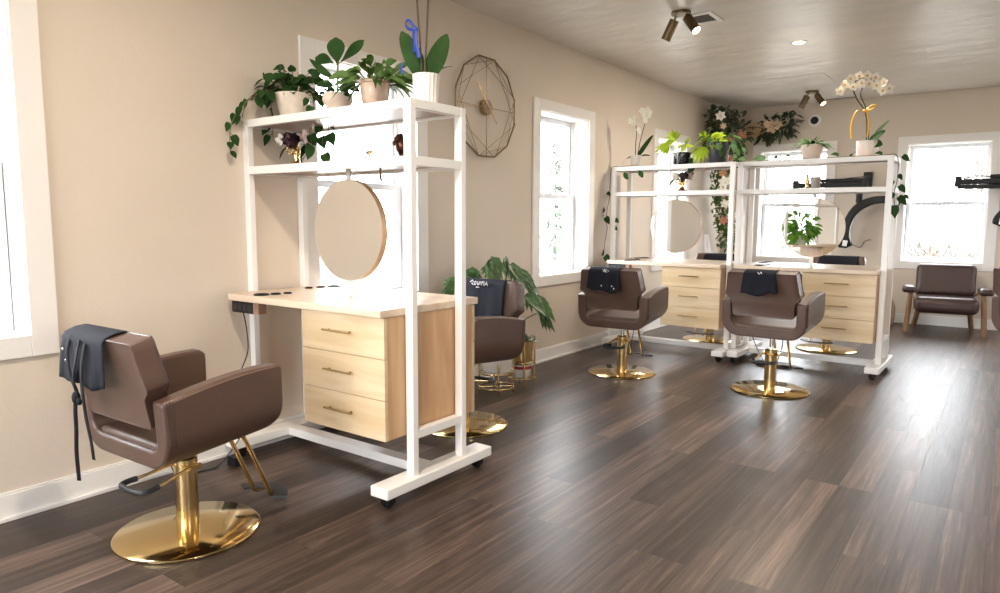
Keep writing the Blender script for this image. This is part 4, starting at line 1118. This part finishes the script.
def bloom(c, s, m):
    b = MB(); f = Vector((.35, -1, .1))
    for lay in range(2):
        for k in range(6):
            a = 2 * PI * k / 6 + lay * .5; u = f.normalized().orthogonal().normalized(); w = f.normalized().cross(u)
            b.leaf(Vector(c), (u * math.cos(a) + w * math.sin(a)) + f.normalized() * (.3 + .6 * lay), f, s * (1 - .3 * lay), s * .6, 0, 'oval', 5, .3)
    b.ball(Vector(c) + f.normalized() * s * .2, s * .25, 8, 6); b.build('flower', m, r, smooth=180)
for (c, s, m) in (((.10, -.66, 2.62), .075, PETAL), ((.12, -.60, 2.50), .05, PETAL_C), ((.12, -.50, 2.22), .06, PETAL), ((.14, -.35, 2.36), .085, PETAL_R), ((.20, -.1, 2.42), .08, PETAL_R), ((.10, -.30, 2.12), .06, PETAL_R), ((.46, .36, 2.56), .10, PETAL_C), ((.40, .36, 2.60), .07, PETAL_C), ((.54, .36, 2.60), .06, PETAL_C),
                   ((.10, -.42, 1.80), .09, PETAL), ((.14, -.28, 1.83), .09, PETAL_C), ((.06, -.38, 1.68), .08, PETAL), ((.14, -.2, 1.66), .085, PETAL_R), ((.08, -.30, 1.52), .07, PETAL), ((.16, -.16, 1.50), .09, PETAL_C), ((.12, -.12, 1.36), .08, PETAL), ((.18, -.0, 1.36), .07, PETAL_R), ((.06, -.38, 1.92), .06, PETAL_R), ((.12, -.02, 1.24), .05, PETAL), ((.04, -.22, 1.30), .07, PETAL_R), ((.10, -.36, 2.02), .07, PETAL)):
    bloom(c, s, m)
b = MB()
for k in range(15):
    a = R_(20 + 140 * k / 14); b.leaf((.16, .40, 2.44), (math.cos(a), -.05, math.sin(a)), (0, -1, 0), .27, .030, 0, 'lance', 5, .3)
b.build('dried_fan', FAN, r, smooth=180)
r = MB(); vs, fs = [], []
for i in range(9):
    t = i / 8
    for k in range(15):
        u = k / 14; w = .03 + .07 * t
        vs.append((-3.25 + (u - .5) * w * 2 + .02 * t, 9.0 + .02 * math.sin(u * 14) * (.3 + t), 1.12 - .40 * t))
for i in range(8):
    for k in range(14): fs.append((i * 15 + k, i * 15 + k + 1, i * 15 + 16 + k, i * 15 + 15 + k))
r.add(vs, fs); r = r.build('voile_drape', WHITECLOTH, smooth=180, solid=.003); tag(r, 'white cloth gathered below the garland in the far corner', 'cloth')

# ------------------------------------------------------------------ wall-mounted arched dryers
def dryer(loc, label, flip=1, arm_len=.87, ring=(.22, -.64), a0=208, a1=62):
    r = empty('arched_dryer', loc, 0, label, 'hair dryer')
    MB().bx(-.05, .05, .16, .225, -.13, .13).bx(-.03, .03, -.04, .16, -.03, .05).build('wall_bracket', BLACK, r, bev=.006)
    b = MB(); b.bx(-arm_len, .04, -.035, .035, -.065, -.002); b.bx(-arm_len * .97, -arm_len * .50, -.035, .035, -.118, -.068)
    b.bx(-arm_len * .62, .03, -.032, .032, .001, .045); b.bx(-arm_len, -arm_len + .07, -.04, .04, -.09, .035)
    b.build('arm', BLACK, r, bev=.008)
    b = MB(); b.tube(smoothpath([(-arm_len * .9, -.04, 0), (-arm_len * .75, -.04, .03), (-arm_len * .5, -.04, .01), (-.2, -.04, .045), (.0, -.04, .06)], 5), .006, 6); b.build('cable', RUBBER, r)
    MB().bx(-.06, .0, -.05, .05, -.12, -.06).lathe([(.038, -.27), (.038, -.12)], (-.06, 0, 0), 16).ball((-.06, 0, -.13), .05, 12, 8).build('swivel_joint', BLACK, r, smooth=50)
    cx, cz = ring; vs, fs = [], []; N = 30
    for i in range(N + 1):
        t = i / N; a = R_(a0 + (a1 - a0) * t)
        th = .080 + .075 * math.exp(-((t - .05) / .12) ** 2) + .02 * math.exp(-((t - .55) / .2) ** 2); dp = .07
        if i in (0, N): th *= .55; dp *= .6
        for (dr, y) in ((0, -dp), (0, dp), (th, dp * .8), (th, -dp * .8)):
            rr = .37 + dr; vs.append((cx + rr * math.cos(a), y, cz + rr * math.sin(a)))
    for i in range(N):
        for k in range(4): fs.append((i * 4 + k, i * 4 + (k + 1) % 4, i * 4 + 4 + (k + 1) % 4, i * 4 + 4 + k))
    fs += [(0, 1, 2, 3), (N * 4 + 3, N * 4 + 2, N * 4 + 1, N * 4)]
    b = MB(); b.add(vs, fs); rg = b.build('heating_arc', BLACK, r, smooth=40, bev=.012, bseg=2)
    b = MB()
    b.tube([(cx + .366 * math.cos(R_(a0 + (a1 - a0) * t / 20)), -.03, cz + .366 * math.sin(R_(a0 + (a1 - a0) * t / 20))) for t in range(1, 20)], .008, 6)
    b.build('heater_strip', CHROME, rg, smooth=60)
    a = R_(a0 - 4)
    MB().box((cx + .43 * math.cos(R_(a0 - 8)), -.071, cz + .43 * math.sin(R_(a0 - 8))), (.055, .004, .075), Matrix.Rotation(R_(8), 3, 'Y')).build('sticker', LOGO, rg)
    p = Vector((cx + .36 * math.cos(a), 0, cz + .36 * math.sin(a) - .02))
    b = MB(); b.tube(smoothpath([p, p + Vector((.10, -.02, -.03)), p + Vector((.15, -.02, .05)), p + Vector((.22, -.02, .07))], 5), .007, 6); b.build('probe', CHROME, rg, smooth=60)
    return r
dryer((-1.56, 9.97, 1.80), 'black arched hair dryer hung on the back wall behind the orchid station')
dryer((.30, 9.97, 1.80), 'black arched hair dryer cut off by the right edge, beside the far window', ring=(.02, -.52), a0=185, a1=40, arm_len=.90)

# ------------------------------------------------------------------ armchair, vase
r = empty('leather_armchair', (-.592, 9.68, 0), R_(6), 'dark leather armchair with wooden legs under the far right window', 'armchair')
for s in (-1, 1):
    MB().tube([(s * .385, -.235, .0), (s * .355, -.225, .475)], [.030, .026], 14).build('leg', OAK, r, smooth=50)
    MB().tube([(s * .30, .30, .0), (s * .25, .14, .32)], [.028, .028], 14).build('leg', OAK, r, smooth=50)
    b = MB(); b.box((s * .378, -.12, .505), (.14, .36, .075)); b.build('armrest', LEATHER_D, r, bev=.034, bseg=4, smooth=30)
    MB().tube([(s * .365, .04, .49), (s * .27, .17, .42)], .014, 10).build('arm_support', OAK, r, smooth=60)
b = MB(); b.box((0, -.05, .335), (.64, .54, .19)); b.build('seat_cushion', LEATHER_D, r, bev=.075, bseg=5, smooth=30)
MB().bx(-.25, .25, -.20, .18, .232, .252).build('seat_frame', OAK, r)
b = MB(); b.box((0, .215, .595), (.61, .14, .39), Matrix.Rotation(R_(-14), 3, 'X')); b.build('backrest', LEATHER_D, r, bev=.06, bseg=5, smooth=30)
r = MB().lathe([(.0001, 0), (.085, 0), (.092, .01), (.108, .12), (.106, .22), (.075, .31), (.038, .37), (.030, .42), (.036, .455), (.050, .475), (.044, .475), (.026, .44), (.0001, .43)], n=36).build('floor_vase', VASE, smooth=50)
r.location = (-1.235, 9.95, 0); tag(r, 'tall stoneware vase on the floor left of the leather armchair', 'vase')

# ------------------------------------------------------------------ ceiling and wall fixtures
def spot(loc, label, rz=0):
    r = empty('ceiling_spotlight', loc, rz, label, 'ceiling light', 'twin ceiling spotlights')
    MB().lathe([(.0001, -.022), (.070, -.022), (.074, -.018), (.074, -.0005), (.0001, -.0005)], n=36).build('canopy', BRONZE, r, smooth=40)
    for (s, ax) in ((-1, Vector((-.42, -.05, -.80))), (1, Vector((.50, -.12, -.62)))):
        ax.normalize(); rot = Vector((0, 0, -1)).rotation_difference(ax).to_matrix(); c = Vector((s * .058, 0, -.055))
        MB().tube([(s * .045, 0, -.02), c + Vector((0, 0, -.004))], .008, 8).build('stem', BRONZE, r)
        cn = MB().lathe([(.0001, .006), (.034, .006), (.036, 0), (.036, -.150), (.032, -.150), (.032, -.142), (.0001, -.142)], c, 28, rot).build('spot_can', BRONZE, r, smooth=40)
        MB().lathe([(.0001, -.1435), (.0315, -.1435)], c, 28, rot).build('lens', LAMP, cn)
    return r
spot((-2.155, 5.25, ZC), 'twin bronze ceiling spotlight nearest the camera, beside the square vent', R_(-10))
spot((-2.10, 9.30, ZC), 'twin bronze ceiling spotlight near the back wall', R_(-10))
r = empty('recessed_light', (-1.65, 6.72, ZC), 0, 'round recessed light glowing in the ceiling', 'ceiling light')
MB().lathe([(.052, -.001), (.052, -.006), (.070, -.004), (.072, -.001)], n=36).build('trim_ring', TRIM, r, smooth=40)
MB().lathe([(.0001, -.004), (.052, -.004), (.052, -.001)], n=36).build('diffuser', LAMP, r)
r = empty('ceiling_vent', (-2.10, 5.49, ZC), R_(0), 'square white air vent in the ceiling behind the near spotlight', 'vent')
b = MB(); s = .145
b.bx(-s, s, -s, -s + .04, -.012, -.0005); b.bx(-s, s, s - .04, s, -.012, -.0005); b.bx(-s, -s + .04, -s + .04, s - .04, -.012, -.0005); b.bx(s - .04, s, -s + .04, s - .04, -.012, -.0005)
b.build('frame', TRIM, r, bev=.002)
b = MB()
for k in range(9): b.box((0, -.088 + k * .022, -.006), (.21, .019, .003), Matrix.Rotation(R_(30), 3, 'X'))
b.build('slats', VENTG, r)
MB().bx(-.105, .105, -.105, .105, -.0015, -.0006).build('backing', VENTG, r)
r = empty('slot_vent', (-1.92, 10.05, ZC), 0, 'thin slot vent in the ceiling above the back wall', 'vent')
MB().bx(-.17, .17, -.04, .04, -.008, -.0005).build('frame', VENTG, r, bev=.002)
r = empty('ceiling_hatch', (-2.05, 8.55, ZC), 0, 'pale ceiling access panel before the far spotlight', 'hatch')
MB().bx(-.30, .30, -.30, .30, -.006, -.0005).build('panel', CEIL, r, bev=.002)
r = empty('wall_camera', (-2.25, YB, 2.64), 0, 'round white wall speaker with dark centre on the back wall', 'speaker')
rx = Matrix.Rotation(R_(90), 3, 'X')
MB().lathe([(.0001, .002), (.085, .002), (.082, .018), (.052, .026), (.0001, .026)], (0, 0, 0), 36, rx).build('ring', TRIM, r, smooth=40)
MB().lathe([(.0001, .0265), (.050, .0265), (.046, .036), (.0001, .040)], (0, 0, 0), 28, rx).build('grille', BLACK, r, smooth=40)

# cables
def cord(pts, label, rr=.0035, name='power_cable'):
    b = MB().tube(smoothpath(pts, 8), rr, 7); o = b.build(name, RUBBER, smooth=180); tag(o, label, 'cord'); return o
x0, y0, _ = st_point(0, -.50, -.31, 0)
cord([(x0, y0, .802), (x0 + .01, y0 + .01, .70), (x0 - .005, y0 + .02, .58), (x0 - .03, y0 - .02, .45), (x0 - .02, y0 - .05, .30), (x0 + .03, y0 - .06, .16), (x0 + .01, y0 - .13, .05), (x0 + .01, y0 - .2, .005), (x0 - .0, y0 - .30, .0045), (x0 + .02, y0 - .38, .0045), (x0 - .01, y0 - .42, .05), (XW + .03, y0 - .40, .16)], 'black power cord dropping from the nearest station to the floor')
r = MB().bx(-.035, .035, -.02, .02, 0, .05).build('power_adapter', BLACK, bev=.004); r.location = (x0 + .05, y0 - .12, .001); tag(r, 'black power adapter on the floor by the wall behind the near chair', 'adapter')
x0, y0, _ = st_point(2, -.52, -.20, 0)
cord([(x0, y0 - .01, .803), (x0 + .02, y0 - .03, .55), (x0 + .05, y0 - .03, .40), (x0 + .12, y0 - .05, .22), (x0 + .18, y0 - .06, .10), (x0 + .22, y0 - .05, .03)], 'black power cord hanging under the tall orchid station')
cord([(x0 + .06, y0, .803), (x0 + .20, y0 - .02, .50), (x0 + .34, y0 - .03, .35), (x0 + .37, y0 - .04, .20), (x0 + .33, y0 - .05, .03)], 'second black cord looping under the tall orchid station')
x0, y0, _ = st_point(1, -.28, -.20, 0)
cord([(x0, y0 - .05, .803), (x0 - .01, y0 - .03, .65), (x0 - .04, y0, .45), (x0 - .06, y0 + .02, .2), (x0 - .07, y0, .006), (x0 + .1, y0 - .05, .0045)], 'black power cord hanging under the far left station')
x0, y0, _ = st_point(2, -.22, -.24, 0)
r = MB().bx(-.14, .14, -.03, .03, 0, .04).build('extension_block', BLACK, bev=.004); r.location = (x0, y0, .0005); tag(r, 'black extension block on the floor beneath the tall orchid station', 'power strip')

# ------------------------------------------------------------------ light
w = bpy.data.worlds.new('overcast_sky'); scene.world = w; w.use_nodes = True
nt = w.node_tree; bg = nt.nodes['Background']; bg.inputs[0].default_value = (.93, .965, 1.0, 1); SKY = 9.0; bg.inputs[1].default_value = SKY
def portal(loc, rot, sx, sy):
    l = bpy.data.lights.new('window_portal', 'AREA'); l.shape = 'RECTANGLE'; l.size = sx; l.size_y = sy; l.cycles.is_portal = True
    o = bpy.data.objects.new('window_portal', l); COL.objects.link(o); o.location = loc; o.rotation_euler = rot
zc = WZ + (OZ0 + OZ1) / 2; hz = OZ1 - OZ0
for c in left_y: portal((XW - TH - .01, c, zc), (R_(90), 0, R_(-90)), .88, hz)
for c in right_y: portal((XR + TH + .01, c, zc), (R_(90), 0, R_(90)), .88, hz)
for c in back_x: portal((c, YB + TH + .01, zc), (R_(-90), 0, 0), .88, hz)
for (x0, x1, z0, z1) in front_holes: portal(((x0 + x1) / 2, YF - TH - .01, (z0 + z1) / 2), (R_(90), 0, 0), x1 - x0, z1 - z0)
def disk_light(loc, power, size, col=(1, .86, .70)):
    l = bpy.data.lights.new('ceiling_and_fill_light', 'AREA'); l.shape = 'DISK'; l.size = size; l.energy = power; l.color = col
    o = bpy.data.objects.new('ceiling_and_fill_light', l); COL.objects.link(o); o.location = loc
disk_light((-1.65, 6.72, ZC - .02), 24, .12)
disk_light((-1.65, 1.2, ZC - .02), 24, .12)  # added warm fill out of view, no fixture modelled here
disk_light((.9, 3.9, ZC - .02), 16, .12); disk_light((-1.65, -2.2, ZC - .02), 24, .12)  # two more added fill lights, out of view and without fixtures

# ------------------------------------------------------------------ camera
f, yaw, pit, rol = 694.3, R_(-36.325), R_(6.327), R_(.237)
fw = Vector((math.sin(yaw) * math.cos(pit), math.cos(yaw) * math.cos(pit), -math.sin(pit)))
rt = Vector((math.cos(yaw), -math.sin(yaw), 0)); up = rt.cross(fw)
r2 = rt * math.cos(rol) + up * math.sin(rol); u2 = -rt * math.sin(rol) + up * math.cos(rol)
cam = bpy.data.cameras.new('camera'); co = bpy.data.objects.new('camera', cam); COL.objects.link(co)
cam.sensor_fit = 'HORIZONTAL'; cam.sensor_width = 36; cam.lens = 36 * f / 1000; cam.clip_start = .05; cam.clip_end = 300
M = Matrix((r2, u2, -fw)).transposed().to_4x4(); M.translation = Vector((0, 0, 1.30)); co.matrix_world = M
scene.camera = co

vs_ = scene.view_settings; vs_.view_transform = 'Standard'; vs_.look = 'None'; vs_.gamma = 1; vs_.use_curve_mapping = False; vs_.exposure = 1.12
cy = scene.cycles; cy.use_denoising = True; cy.max_bounces = 8; cy.diffuse_bounces = 5; cy.glossy_bounces = 4; cy.transmission_bounces = 6; cy.transparent_max_bounces = 12
cy.sample_clamp_indirect = 8.0; cy.caustics_reflective = False; cy.caustics_refractive = False
